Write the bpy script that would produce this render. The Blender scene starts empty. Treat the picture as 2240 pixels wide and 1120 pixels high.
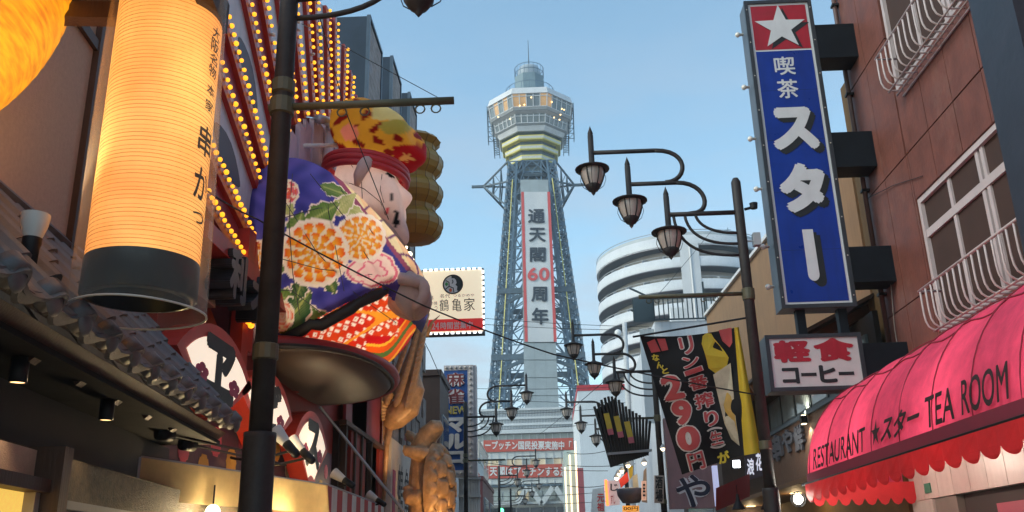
import bpy, bmesh, math, random
from mathutils import Vector, Matrix
random.seed(7)
S = bpy.context.scene
COL = S.collection
V = Vector
R = math.radians

# ------------------------------------------------------------------ camera
F, CX, CY = 1971.0, 1120.0, 560.0            # focal length and centre in photo pixels (2240 x 1120)
EYE = V((0.0, 0.0, 1.6))
_Z = V((-138, 5740, -F)).normalized()        # world up and street direction seen from the camera
_Y = V((83, -675, -F)); _Y = (_Y - _Z * _Y.dot(_Z)).normalized()
_X = _Y.cross(_Z)
M3 = Matrix((_X, _Y, _Z))
cam = bpy.data.cameras.new('camera'); camo = bpy.data.objects.new('camera', cam); COL.objects.link(camo)
camo.matrix_world = Matrix.Translation(EYE) @ M3.to_4x4()
cam.sensor_width = 36; cam.lens = F / 2240 * 36; cam.clip_start = 0.05; cam.clip_end = 3000
S.camera = camo

# ------------------------------------------------------------------ sky and sun
SUN_EL, SUN_ROT = 35.0, 245.0
w = bpy.data.worlds.new('World'); S.world = w; w.use_nodes = True
nt = w.node_tree; nd = nt.nodes; lk = nt.links
bg = nd['Background']
sky = nd.new('ShaderNodeTexSky'); sky.sky_type = 'NISHITA'; sky.sun_disc = False
sky.sun_elevation = R(SUN_EL); sky.sun_rotation = R(SUN_ROT); sky.air_density = 1.0; sky.dust_density = 1.2; sky.ozone_density = 0.2
tc = nd.new('ShaderNodeTexCoord'); mp = nd.new('ShaderNodeMapping'); mp.inputs['Scale'].default_value = (1.6, 1.6, 6.5)
nz = nd.new('ShaderNodeTexNoise'); nz.inputs['Scale'].default_value = 2.1; nz.inputs['Detail'].default_value = 7; nz.inputs['Roughness'].default_value = .58
rp = nd.new('ShaderNodeMapRange'); rp.inputs[1].default_value = .40; rp.inputs[2].default_value = .66; rp.inputs[3].default_value = .1; rp.inputs[4].default_value = 1.15
sp = nd.new('ShaderNodeSeparateXYZ')
el = nd.new('ShaderNodeMapRange'); el.inputs[1].default_value = .58; el.inputs[2].default_value = .08
ml = nd.new('ShaderNodeMath'); ml.operation = 'MULTIPLY'
mx = nd.new('ShaderNodeMix'); mx.data_type = 'RGBA'
mx.inputs['B'].default_value = (2.35, 2.6, 2.95, 1)     # pale thin cloud
lk.new(tc.outputs['Generated'], mp.inputs['Vector']); lk.new(mp.outputs[0], nz.inputs['Vector']); lk.new(nz.outputs['Fac'], rp.inputs[0])
lk.new(tc.outputs['Generated'], sp.inputs[0]); lk.new(sp.outputs['Z'], el.inputs[0])
lk.new(rp.outputs[0], ml.inputs[0]); lk.new(el.outputs[0], ml.inputs[1]); lk.new(ml.outputs[0], mx.inputs['Factor'])
tint = nd.new('ShaderNodeMix'); tint.data_type = 'RGBA'; tint.blend_type = 'MULTIPLY'; tint.inputs['Factor'].default_value = 1; tint.inputs['B'].default_value = (1.02, 1.22, 1.12, 1)
lk.new(sky.outputs[0], tint.inputs['A']); lk.new(tint.outputs['Result'], mx.inputs['A']); lk.new(mx.outputs['Result'], bg.inputs['Color'])
bg.inputs['Strength'].default_value = 0.14
sl = bpy.data.lights.new('sun', 'SUN'); sl.energy = 0.75; sl.angle = R(30); sl.color = (1, .93, .84)
so = bpy.data.objects.new('sun', sl); COL.objects.link(so)
_d = V((math.sin(R(SUN_ROT)) * math.cos(R(SUN_EL)), math.cos(R(SUN_ROT)) * math.cos(R(SUN_EL)), math.sin(R(SUN_EL))))
so.rotation_euler = _d.to_track_quat('Z', 'Y').to_euler(); so.location = (0, -20, 40)
S.view_settings.view_transform = 'Standard'; S.view_settings.look = 'None'; S.view_settings.exposure = 0.85; S.view_settings.gamma = 1
S.render.engine = 'CYCLES'

# ------------------------------------------------------------------ photo pixel -> point on a known plane
def ray(px, py): return M3 @ V((px - CX, CY - py, -F))
def aty(px, py, Y): d = ray(px, py); return EYE + d * (Y / d.y)
def atx(px, py, X): d = ray(px, py); return EYE + d * (X / d.x)
def atz(px, py, Z): d = ray(px, py); return EYE + d * ((Z - EYE.z) / d.z)
def proj(p):
    c = M3.transposed() @ (V(p) - EYE)
    return CX + F * c.x / -c.z, CY - F * c.y / -c.z

# ------------------------------------------------------------------ materials
MATS = {}
EK = .6                                   # all lamps are set for the exposure above
def mat(name, col=(.5, .5, .5), rough=.6, var=.18, scale=4.0, bump=0.0, metal=0.0, emit=None, es=0.0, streak=0.0, spec=.5,
        aniso=(1, 1, 1), bscale=None, attr=False, coat=0.0, trans=0.0, alpha=1.0, spots=None):
    if name in MATS: return MATS[name]
    m = bpy.data.materials.new(name); m.use_nodes = True; MATS[name] = m
    n = m.node_tree.nodes; l = m.node_tree.links; b = n['Principled BSDF']
    b.inputs['Roughness'].default_value = rough; b.inputs['Metallic'].default_value = metal
    b.inputs['Specular IOR Level'].default_value = spec; b.inputs['Coat Weight'].default_value = coat
    b.inputs['Transmission Weight'].default_value = trans; b.inputs['Alpha'].default_value = alpha
    t = n.new('ShaderNodeTexCoord'); mp = n.new('ShaderNodeMapping'); mp.inputs['Scale'].default_value = aniso
    l.new(t.outputs['Object'], mp.inputs['Vector'])
    nz = n.new('ShaderNodeTexNoise'); nz.inputs['Scale'].default_value = scale; nz.inputs['Detail'].default_value = 6
    nz.inputs['Roughness'].default_value = .62
    l.new(mp.outputs[0], nz.inputs['Vector'])
    if attr:
        a = n.new('ShaderNodeAttribute'); a.attribute_name = 'paint'; src = a.outputs['Color']
    else:
        c = n.new('ShaderNodeRGB'); c.outputs[0].default_value = (*col, 1); src = c.outputs[0]
    mr = n.new('ShaderNodeMapRange'); mr.inputs[1].default_value = .25; mr.inputs[2].default_value = .75
    mr.inputs[3].default_value = 1 - var; mr.inputs[4].default_value = 1 + var
    l.new(nz.outputs['Fac'], mr.inputs[0])
    mm = n.new('ShaderNodeMix'); mm.data_type = 'RGBA'; mm.blend_type = 'MULTIPLY'; mm.inputs['Factor'].default_value = 1
    l.new(src, mm.inputs['A']); l.new(mr.outputs[0], mm.inputs['B']); out = mm.outputs['Result']
    if streak:
        m2 = n.new('ShaderNodeMapping'); m2.inputs['Scale'].default_value = (5, 5, .35); l.new(t.outputs['Object'], m2.inputs['Vector'])
        n2 = n.new('ShaderNodeTexNoise'); n2.inputs['Scale'].default_value = 2.0; n2.inputs['Detail'].default_value = 5; l.new(m2.outputs[0], n2.inputs['Vector'])
        r2 = n.new('ShaderNodeMapRange'); r2.inputs[1].default_value = .48; r2.inputs[2].default_value = .72; r2.inputs[3].default_value = 0; r2.inputs[4].default_value = streak
        l.new(n2.outputs['Fac'], r2.inputs[0])
        m3 = n.new('ShaderNodeMix'); m3.data_type = 'RGBA'; m3.inputs['B'].default_value = (col[0] * .35 + .01, col[1] * .34 + .01, col[2] * .33 + .01, 1)
        l.new(r2.outputs[0], m3.inputs['Factor']); l.new(out, m3.inputs['A']); out = m3.outputs['Result']
    if spots:
        n3 = n.new('ShaderNodeTexNoise'); n3.inputs['Scale'].default_value = scale * .35; n3.inputs['Detail'].default_value = 8; n3.inputs['Roughness'].default_value = .7
        l.new(mp.outputs[0], n3.inputs['Vector'])
        r3 = n.new('ShaderNodeMapRange'); r3.inputs[1].default_value = .56; r3.inputs[2].default_value = .74; r3.inputs[4].default_value = spots[3]
        l.new(n3.outputs['Fac'], r3.inputs[0])
        m4 = n.new('ShaderNodeMix'); m4.data_type = 'RGBA'; m4.inputs['B'].default_value = (*spots[:3], 1)
        l.new(r3.outputs[0], m4.inputs['Factor']); l.new(out, m4.inputs['A']); out = m4.outputs['Result']
    l.new(out, b.inputs['Base Color'])
    rr = n.new('ShaderNodeMapRange'); rr.inputs[3].default_value = max(0, rough - .1); rr.inputs[4].default_value = min(1, rough + .1)
    l.new(nz.outputs['Fac'], rr.inputs[0]); l.new(rr.outputs[0], b.inputs['Roughness'])
    if bump:
        bn = n.new('ShaderNodeTexNoise'); bn.inputs['Scale'].default_value = bscale or scale * 4; bn.inputs['Detail'].default_value = 6
        l.new(mp.outputs[0], bn.inputs['Vector'])
        bp = n.new('ShaderNodeBump'); bp.inputs['Strength'].default_value = bump; bp.inputs['Distance'].default_value = .02
        l.new(bn.outputs['Fac'], bp.inputs['Height']); l.new(bp.outputs[0], b.inputs['Normal'])
    if emit is not None:
        b.inputs['Emission Color'].default_value = (*emit, 1); b.inputs['Emission Strength'].default_value = es * EK
    return m

def sheer(name, col, rough=.15, mix=.25):
    """thin clear plastic film: mostly transparent with a little gloss"""
    m = bpy.data.materials.new(name); m.use_nodes = True; MATS[name] = m
    n = m.node_tree.nodes; l = m.node_tree.links; b = n['Principled BSDF']
    b.inputs['Base Color'].default_value = (*col, 1); b.inputs['Roughness'].default_value = rough
    tr = n.new('ShaderNodeBsdfTransparent'); tr.inputs[0].default_value = (.97, .95, .92, 1)
    ms = n.new('ShaderNodeMixShader'); o = n['Material Output']
    lw = n.new('ShaderNodeLayerWeight'); lw.inputs[0].default_value = .35
    mr = n.new('ShaderNodeMapRange'); mr.inputs[3].default_value = mix * .35; mr.inputs[4].default_value = min(1, mix * 2.4)
    l.new(lw.outputs['Facing'], mr.inputs[0]); l.new(mr.outputs[0], ms.inputs[0])
    nz = n.new('ShaderNodeTexNoise'); nz.inputs['Scale'].default_value = 2.5; nz.inputs['Detail'].default_value = 3
    t = n.new('ShaderNodeTexCoord'); mp = n.new('ShaderNodeMapping'); mp.inputs['Scale'].default_value = (3, 3, .5)
    l.new(t.outputs['Object'], mp.inputs[0]); l.new(mp.outputs[0], nz.inputs['Vector'])
    bp = n.new('ShaderNodeBump'); bp.inputs['Strength'].default_value = .6; bp.inputs['Distance'].default_value = .05
    l.new(nz.outputs['Fac'], bp.inputs['Height']); l.new(bp.outputs[0], b.inputs['Normal'])
    l.new(tr.outputs[0], ms.inputs[1]); l.new(b.outputs[0], ms.inputs[2]); l.new(ms.outputs[0], o.inputs['Surface'])
    return m

def thinfab(name, col, k=.5, rough=.8, var=.08, attr=False, sc=5.0, streak=0.0):
    """cloth or paper that lets light through"""
    m = mat(name, col, rough, var=var, scale=sc, attr=attr, spec=.25, streak=streak)
    n = m.node_tree.nodes; l = m.node_tree.links; b = n['Principled BSDF']; o = n['Material Output']
    tl = n.new('ShaderNodeBsdfTranslucent'); ms = n.new('ShaderNodeMixShader'); ms.inputs[0].default_value = k
    l.new(b.inputs['Base Color'].links[0].from_socket, tl.inputs['Color'])
    l.new(b.outputs[0], ms.inputs[1]); l.new(tl.outputs[0], ms.inputs[2]); l.new(ms.outputs[0], o.inputs['Surface'])
    return m

# ------------------------------------------------------------------ geometry helpers
def wloc(o):
    p = V((0, 0, 0))
    while o: p += o.location; o = o.parent
    return p
def thing(name, label, cat, loc, group=None):
    o = bpy.data.objects.new(name, None); o.location = loc; o.empty_display_size = .2; COL.objects.link(o)
    o['label'] = label; o['category'] = cat
    if group: o['group'] = group
    return o
class G:
    def __init__(s): s.v = []; s.f = []
    def quad(s, a, b, c, d): i = len(s.v); s.v += [V(a), V(b), V(c), V(d)]; s.f.append((i, i + 1, i + 2, i + 3)); return s
    def hexa(s, p):   # 8 corners: bottom 4 (ccw), top 4
        i = len(s.v); s.v += [V(q) for q in p]
        for q in ((3, 2, 1, 0), (4, 5, 6, 7), (0, 1, 5, 4), (1, 2, 6, 5), (2, 3, 7, 6), (3, 0, 4, 7)): s.f.append(tuple(i + k for k in q))
        return s
    def box(s, x0, x1, y0, y1, z0, z1):
        return s.hexa([(x0, y0, z0), (x1, y0, z0), (x1, y1, z0), (x0, y1, z0), (x0, y0, z1), (x1, y0, z1), (x1, y1, z1), (x0, y1, z1)])
    def bar(s, p, q, wd, h=None, up=V((0, 0, 1))):
        p = V(p); q = V(q); h = h or wd; d = (q - p)
        if d.length < 1e-6: return s
        d.normalize()
        if abs(d.dot(up)) > .98: up = V((0, 1, 0)) if abs(d.y) < .9 else V((1, 0, 0))
        a = d.cross(up).normalized() * wd / 2; b = a.cross(d).normalized() * h / 2
        return s.hexa([p - a - b, p + a - b, q + a - b, q - a - b, p - a + b, p + a + b, q + a + b, q - a + b])
    def tube(s, pts, r, n=8, cap=True):
        pts = [V(p) for p in pts]; rs = r if isinstance(r, (list, tuple)) else [r] * len(pts)
        i0 = len(s.v); pa = None
        for k, p in enumerate(pts):
            d = (pts[min(k + 1, len(pts) - 1)] - pts[max(k - 1, 0)]).normalized()
            if pa is None: a = d.orthogonal().normalized()
            else:
                a = pa - d * pa.dot(d); a = a.normalized() if a.length > 1e-5 else d.orthogonal().normalized()
            pa = a; b = d.cross(a)
            for j in range(n): t = 2 * math.pi * j / n; s.v.append(p + (a * math.cos(t) + b * math.sin(t)) * rs[k])
        for k in range(len(pts) - 1):
            for j in range(n):
                s.f.append((i0 + k * n + j, i0 + k * n + (j + 1) % n, i0 + (k + 1) * n + (j + 1) % n, i0 + (k + 1) * n + j))
        if cap: s.f.append(tuple(i0 + j for j in range(n))[::-1]); s.f.append(tuple(i0 + (len(pts) - 1) * n + j for j in range(n)))
        return s
    def lathe(s, prof, c, n=24, a0=0.0, a1=2 * math.pi, ax=None, rot=0.0):
        """prof: list of (r, z); rotation about a vertical axis at c"""
        c = V(c); i0 = len(s.v); full = abs(a1 - a0 - 2 * math.pi) < 1e-6; m = n if full else n + 1
        for (r, z) in prof:
            for j in range(m): t = a0 + rot + (a1 - a0) * j / n; s.v.append(c + V((r * math.cos(t), r * math.sin(t), z)))
        for k in range(len(prof) - 1):
            for j in range(n):
                j2 = (j + 1) % m; s.f.append((i0 + k * m + j, i0 + k * m + j2, i0 + (k + 1) * m + j2, i0 + (k + 1) * m + j))
        return s
    def prism(s, pts, ext):
        """polygon (3D points, any winding) extruded by the vector ext"""
        ext = V(ext); n = len(pts); i = len(s.v); s.v += [V(p) for p in pts] + [V(p) + ext for p in pts]
        s.f.append(tuple(range(i, i + n))[::-1]); s.f.append(tuple(range(i + n, i + 2 * n)))
        for k in range(n): s.f.append((i + k, i + (k + 1) % n, i + n + (k + 1) % n, i + n + k))
        return s
    def grid(s, fn, nu, nv, wrapu=False):
        i0 = len(s.v); m = nu if wrapu else nu + 1
        for b in range(nv + 1):
            for a in range(m): s.v.append(V(fn(a / nu, b / nv)))
        for b in range(nv):
            for a in range(nu):
                a2 = (a + 1) % m; s.f.append((i0 + b * m + a, i0 + b * m + a2, i0 + (b + 1) * m + a2, i0 + (b + 1) * m + a))
        return s
    def ball(s, c, r, n=12, m=8):
        c = V(c); r = V(r) if not isinstance(r, (int, float)) else V((r, r, r))
        return s.grid(lambda u, v: c + V((r.x * math.cos(2 * math.pi * u) * math.sin(math.pi * (v * .998 + .001)), r.y * math.sin(2 * math.pi * u) * math.sin(math.pi * (v * .998 + .001)), -r.z * math.cos(math.pi * (v * .998 + .001)))), n, m, True)
    def mesh(s, name, org=V((0, 0, 0)), smooth=False, fix=True):
        me = bpy.data.meshes.new(name); me.from_pydata([tuple(p - org) for p in s.v], [], s.f)
        if fix:
            bm = bmesh.new(); bm.from_mesh(me); bmesh.ops.recalc_face_normals(bm, faces=bm.faces); bm.to_mesh(me); bm.free()
        if smooth: me.polygons.foreach_set('use_smooth', [True] * len(me.polygons))
        me.update(); return me
    def build(s, name, m, parent=None, smooth=False, label=None, cat=None, group=None, kind=None, fix=True):
        if parent is None:
            xs = [p.x for p in s.v]; ys = [p.y for p in s.v]; zs = [p.z for p in s.v]
            org = V(((min(xs) + max(xs)) / 2, (min(ys) + max(ys)) / 2, min(zs)))
        else: org = wloc(parent)
        me = s.mesh(name, org, smooth, fix); o = bpy.data.objects.new(name, me); COL.objects.link(o); me.materials.append(m)
        if parent is None: o.location = org
        else: o.parent = parent
        if label: o['label'] = label
        if cat: o['category'] = cat
        if group: o['group'] = group
        if kind: o['kind'] = kind
        return o
def inst(name, me, parent, loc, rot=None, scl=None):
    """a piece that shares its mesh with its look-alikes; loc in world space"""
    o = bpy.data.objects.new(name, me); COL.objects.link(o); o.parent = parent
    o.location = V(loc) - (wloc(parent) if parent else V((0, 0, 0)))
    if rot is not None: o.rotation_euler = rot
    if scl is not None: o.scale = scl
    return o
def paint(o, fn):
    """vertex paint from a function of world position"""
    me = o.data; org = wloc(o); at = me.color_attributes.new('paint', 'FLOAT_COLOR', 'POINT'); buf = []
    for vv in me.vertices: c = fn(vv.co + org); buf += [c[0], c[1], c[2], 1.0]
    at.data.foreach_set('color', buf)
_TC = {}
def glyphs(txt, bold=0.0, spacing=1.0):
    """flat outline mesh of a text, normalised to 0..1 in both directions"""
    k = (txt, bold, spacing)
    if k in _TC: return _TC[k]
    cu = bpy.data.curves.new('t', 'FONT'); cu.body = txt; cu.size = 1; cu.offset = bold; cu.space_character = spacing; cu.resolution_u = 4; cu.fill_mode = 'FRONT'
    o = bpy.data.objects.new('t', cu); COL.objects.link(o)
    dg = bpy.context.evaluated_depsgraph_get(); dg.update(); e = o.evaluated_get(dg); me = e.to_mesh()
    vs = [(p.co.x, p.co.y) for p in me.vertices]; fs = [tuple(p.vertices) for p in me.polygons]; e.to_mesh_clear()
    bpy.data.objects.remove(o); bpy.data.curves.remove(cu)
    x0 = min(p[0] for p in vs); x1 = max(p[0] for p in vs); y0 = min(p[1] for p in vs); y1 = max(p[1] for p in vs)
    vs = [((p[0] - x0) / max(x1 - x0, 1e-5), (p[1] - y0) / max(y1 - y0, 1e-5)) for p in vs]
    _TC[k] = (vs, fs, (x1 - x0) / max(y1 - y0, 1e-5)); return _TC[k]
def text(g, txt, fn, bold=.0, thick=0.0, nrm=None, spacing=1.0):
    """lettering: every outline point (u, v) goes through fn -> world; thick = real depth along nrm"""
    if bold > .012:          # heavier strokes: the outline laid several times, a hair apart
        nn_ = V(nrm) if nrm is not None else None
        p0 = V(fn(.5, .5)); nd_ = nn_ or (V(fn(1, .5)) - p0).cross(V(fn(.5, 1)) - p0).normalized()
        asp = glyphs(txt, 0.0, spacing)[2]; em = min(1.0, .95); k = 8 if bold > .03 else 5
        sx, sy = 1 - 2 * bold / max(asp, .3), 1 - 2 * bold
        for i in range(k):
            a = 2 * math.pi * i / k; du, dv = bold * math.cos(a) / max(asp, .3), bold * math.sin(a)
            text(g, txt, lambda u, v, du=du, dv=dv, i=i: V(fn(.5 + (u - .5) * sx + du, .5 + (v - .5) * sy + dv)) + nd_ * (.0004 * i), 0.0, thick, nrm, spacing)
        return g
    vs, fs, _ = glyphs(txt, 0.0, spacing)
    me = bpy.data.meshes.new('tmp'); me.from_pydata([(a, b, 0) for a, b in vs], [], fs)
    bm = bmesh.new(); bm.from_mesh(me); bmesh.ops.remove_doubles(bm, verts=bm.verts, dist=1e-5)
    bpy.data.meshes.remove(me)
    bm.verts.ensure_lookup_table(); bm.verts.index_update()
    i0 = len(g.v); n = len(bm.verts); pts = [V(fn(p.co.x, p.co.y)) for p in bm.verts]
    if thick:
        nn = V(nrm); g.v += [p + nn * thick for p in pts] + pts
        for fc in bm.faces:
            ix = [p.index for p in fc.verts]; g.f.append(tuple(i0 + k for k in ix)); g.f.append(tuple(i0 + n + k for k in reversed(ix)))
        for e in bm.edges:
            if len(e.link_faces) == 1:
                lp = e.link_loops[0]; a = lp.vert.index; b = lp.link_loop_next.vert.index
                g.f.append((i0 + b, i0 + a, i0 + n + a, i0 + n + b))
    else:
        g.v += pts
        for fc in bm.faces: g.f.append(tuple(i0 + p.index for p in fc.verts))
    bm.free(); return g
def rectY(x0, y0, x1, y1, Y):
    """photo rectangle on the plane y = Y -> fn(u, v)"""
    bl = aty(x0, y1, Y); br = aty(x1, y1, Y); tl = aty(x0, y0, Y); tr = aty(x1, y0, Y)
    return lambda u, v: bl * (1 - u) * (1 - v) + br * u * (1 - v) + tl * (1 - u) * v + tr * u * v
def rectW(o, r, u_):
    o = V(o); r = V(r); u_ = V(u_)
    return lambda a, b: o + r * a + u_ * b
def copy_tree(o, off, label=None, group=None, parent=None):
    c = o.copy(); COL.objects.link(c)
    if parent: c.parent = parent
    else: c.location = o.location + V(off)
    if label: c['label'] = label
    for ch in list(o.children): copy_tree(ch, off, parent=c)
    return c
def lamp_pt(name, loc, e, col, r=.08):
    l = bpy.data.lights.new(name, 'POINT'); l.energy = e * EK; l.color = col; l.shadow_soft_size = r
    o = bpy.data.objects.new(name, l); o.location = loc; COL.objects.link(o); return o
def lamp_spot(name, loc, tgt, e, col, ang=70, r=.06, blend=.6):
    l = bpy.data.lights.new(name, 'SPOT'); l.energy = e * EK; l.color = col; l.shadow_soft_size = r; l.spot_size = R(ang); l.spot_blend = blend
    o = bpy.data.objects.new(name, l); o.location = loc; o.rotation_euler = (V(loc) - V(tgt)).to_track_quat('Z', 'Y').to_euler(); COL.objects.link(o); return o
def bez(p, n=10):
    p = [V(q) for q in p]; out = []
    for i in range(n + 1):
        t = i / n; q = list(p)
        while len(q) > 1: q = [q[k].lerp(q[k + 1], t) for k in range(len(q) - 1)]
        out.append(q[0])
    return out

# ------------------------------------------------------------------ shared materials
IRON = mat('lamp_iron', (.03, .026, .027), .58, .35, 9, .15, metal=0, spec=.35, spots=(.06, .042, .036, .5))
BLACKM = mat('black_metal', (.012, .012, .015), .5, .3, 6, .1, spec=.3)
WHITEP = mat('white_paint', (.72, .72, .73), .55, .08, 3, streak=.12)
GREYP = mat('grey_paint', (.38, .40, .43), .6, .12, 3, streak=.2)
GLASS = mat('window_glass', (.05, .06, .07), .06, .2, 1.5, spec=.8)
GLASSW = mat('window_curtain_glass', (.24, .20, .18), .10, .55, 1.6, spec=.8, aniso=(3, 5, .25))
WARMWIN = mat('warm_lit_window', (.6, .4, .2), .4, .3, 2, emit=(1, .62, .25), es=1.3)
BULB = mat('amber_bulb', (1, .6, .1), .3, .02, emit=(1, .37, .012), es=1.7)
BULBW = mat('warm_white_bulb', (1, .85, .6), .3, .02, emit=(1, .8, .5), es=7.0)
DKBULB = mat('unlit_bulb', (.75, .72, .66), .15, .1, spec=.8)
REDP = mat('red_lacquer', (.44, .034, .024), .42, .25, 3, .08, streak=.15)
CHROMEY = mat('brushed_socket', (.55, .5, .45), .35, .2, 8, metal=.7)
# ================================================================== ground and street
g = G().box(-700, 700, -60, 1200, -.5, 0)
g.build('ground', mat('asphalt', (.06, .06, .062), .9, .25, 2, .3), kind='structure')
g = G().quad((-3.4, -40, .006), (4.6, -40, .006), (4.6, 150, .006), (-3.4, 150, .006))
g.build('street', mat('paving', (.22, .2, .19), .85, .2, 3, .2), kind='structure')
for nm, a, b in (('pavement_left', -6, -3.4), ('pavement_right', 4.6, 8)):
    G().box(a, b, -40, 150, 0, .1).build(nm, mat('kerb_stone', (.28, .27, .26), .85, .2, 3, .2), kind='structure')

# ================================================================== steel tower with observatory
TX, TY = -0.8, 160.0
STEEL = mat('tower_steel', (.08, .145, .22), .55, .3, .8)
STEELD = mat('tower_steel_dark', (.07, .11, .15), .6, .3, .8)
TWHITE = mat('tower_white_panel', (.62, .63, .66), .5, .1, .6, streak=.15)
SHEET = mat('scaffold_sheet', (.33, .38, .41), .75, .12, .7, .1)
YEL = mat('neon_tube_yellow', (.78, .68, .18), .4, .1, .6)
tw = thing('lattice_tower', 'tall steel lattice tower with octagonal observatory and vertical banner', 'tower', (TX, TY, 0))
def tz(py, a): return aty(1163, py, TY - a).z            # height of a front-face feature on a ring of apothem a
def octp(a, z, ex=1.0):
    r = a / math.cos(math.pi / 8); return [V((TX + r * ex * math.cos(math.pi / 8 + k * math.pi / 4), TY + r * math.sin(math.pi / 8 + k * math.pi / 4), z)) for k in range(8)]
def octband(a0, z0, a1, z1, cap=True):
    g = G(); A = octp(a0, z0); B = octp(a1, z1); i = len(g.v); g.v += A + B
    for k in range(8): g.f.append((k, (k + 1) % 8, 8 + (k + 1) % 8, 8 + k))
    if cap: g.f.append(tuple(range(8))[::-1]); g.f.append(tuple(range(8, 16)))
    return g
ring = lambda nm, a0, p0, a1, p1, m: octband(a0, tz(p0, a0), a1, tz(p1, a1)).build(nm, m, tw)
A1 = 8.2
# roof and deck tiers from the top down; (bottom, top)
ring('roof', 8.3, 203, 7.9, 191, TWHITE)
ring('deck_ledge', 7.6, 240, 7.9, 233.5, mat('deck_edge', (.42, .44, .47), .5, .1))
ring('spandrel', 6.75, 248.5, 7.5, 240, TWHITE)
ring('deck_ledge', 6.5, 274, 6.9, 269, mat('deck_edge', (.42, .44, .47), .5, .1))
ring('spandrel', 6.1, 286, 6.5, 274.2, TWHITE)
ring('deck_underside', 5.2, 293, 5.9, 286.2, STEELD)
for p0, p1, a in ((304, 294.5, 5.75), (326, 316, 5.15), (348, 338, 4.6)):
    zc = [(a - .16, p0 + .6, a - .06, p0 - 2.2, YEL), (a - .12, p0 - 2.1, a - .04, p1 + 2.5, mat('band_white', (.66, .66, .62), .5, .08)), (a - .06, p1 + 2.4, a, p1, YEL)]
    for q in zc: ring('light_band', *q)
ring('inner_drum', 4.0, 362, 4.9, 293, STEELD)
# windows: each facade face of both decks has five panes between mullions, slightly sloping inwards
PANE = mat('tower_pane', (.16, .19, .21), .1, .3, .4, spec=.7)
PANEL_ = mat('tower_pane_lit', (.5, .3, .14), .3, .5, .25, emit=(1, .5, .14), es=.2)
for (a0, p0, a1, p1, lit) in ((7.65, 233, 8.05, 203.5, True), (6.65, 268.5, 7.0, 249, False)):
    A = octp(a0, tz(p0, a0)); B = octp(a1, tz(p1, a1))
    for k in range(8):
        k2 = (k + 1) % 8; mid = (A[k] + A[k2]) / 2
        if mid.y > TY + 3: continue
        out = (mid - V((TX, TY, mid.z))).normalized() * .05
        frame = G()
        for j in range(5):
            t0 = (j + .05) / 5; t1 = (j + .95) / 5
            q = [A[k].lerp(A[k2], t0), A[k].lerp(A[k2], t1), B[k].lerp(B[k2], t1), B[k].lerp(B[k2], t0)]
            on = lit and random.random() < .28
            G().quad(*q).build('window', PANEL_ if on else PANE, tw)
        for j in range(6): frame.bar(A[k].lerp(A[k2], j / 5) + out, B[k].lerp(B[k2], j / 5) + out, .16, .2)
        for t in (.0, .78): frame.bar(A[k].lerp(B[k], t) + out, A[k2].lerp(B[k2], t) + out, .12, .12)
        frame.build('window_frame', TWHITE, tw)
    octband(a0 - .5, tz(p0, a0) - .05, a1 - .5, tz(p1, a1) + .05).build('deck_core', mat('deck_core', (.14, .13, .13), .8), tw)
# small glowing lamps inside the deck
GLOW = mat('deck_lamp', (1, .7, .3), .3, emit=(1, .62, .22), es=4)
for px, py in ((1137, 231), (1147, 229), (1162, 213), (1207, 223), (1229, 238), (1234, 240), (1226, 251), (1117, 225), (1116, 260), (1212, 257), (1090, 256), (1224, 262)):
    o = G().ball(aty(px, py, TY - (8.25 if 1130 < px < 1200 else 7.2)), .14, 6, 4).build('deck_lamp', GLOW, tw)
# maintenance ladders hanging at both flanks
for s in (-1, 1):
    for a, pa, pb, d in ((8.35, 228, 305, 8.3), (7.2, 300, 335, 7.0)):
        gg = G(); z1 = tz(pa, 2) ; z0 = tz(pb, 2); x = TX + s * a
        for dy in (-.8, .8):
            for dx in (0, -s * 1.0): gg.bar((x + dx, TY - 1 + dy, z0), (x + dx + s * .15, TY - 1 + dy, z1), .14)
        for k in range(8):
            z = z0 + (z1 - z0) * k / 7; gg.bar((x, TY - 1.8, z), (x, TY - .2, z), .1); gg.bar((x - s, TY - 1.8, z), (x, TY - 1.8, z), .1)
            if k < 7: gg.bar((x - s, TY - 1.8, z), (x, TY - 1.8, z + (z1 - z0) / 7), .08)
        gg.build('maintenance_gondola', STEELD, tw)
# top house, dome and mast
zt = tz(191, 7.9)
G().lathe([(3.1, zt), (3.1, aty(1158, 174, TY).z), (0, aty(1158, 174, TY).z)], (TX, TY, 0), 8, rot=math.pi / 8).build('plant_room', mat('plant_room', (.16, .24, .29), .6, .2, .5), tw)
zd0 = aty(1158, 173, TY).z; zd1 = aty(1158, 147, TY).z
G().lathe([(2.25, zd0), (2.25, zd0 + (zd1 - zd0) * .6), (1.95, zd0 + (zd1 - zd0) * .88), (1.0, zd1), (0, zd1 + .1)], (TX, TY, 0), 20).build('dome', mat('dome', (.34, .40, .46), .5, .2, .5), tw, True)
gg = G()
for k in range(20):
    t = 2 * math.pi * k / 20; p = V((TX + 2.9 * math.cos(t), TY + 2.9 * math.sin(t), zd0)); gg.bar(p, p + V((0, 0, 2.2)), .07)
    p2 = V((TX + 4.8 * math.cos(t), TY + 4.8 * math.sin(t), zt)); gg.bar(p2, p2 + V((0, 0, 3.4)), .09)
for z, r in ((zd0 + 1, 2.9), (zd0 + 2.2, 2.9), (zt + 1.7, 4.8), (zt + 3.4, 4.8)):
    gg.tube([(TX + r * math.cos(t * math.pi / 16), TY + r * math.sin(t * math.pi / 16), z) for t in range(33)], .06, 4, False)
gg.build('roof_railing', STEEL, tw)
G().tube([(TX, TY, zd1), (TX, TY, zd1 + 2), (TX, TY, aty(1157, 88, TY).z)], [.16, .1, .05], 6).build('mast', STEELD, tw)
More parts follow.
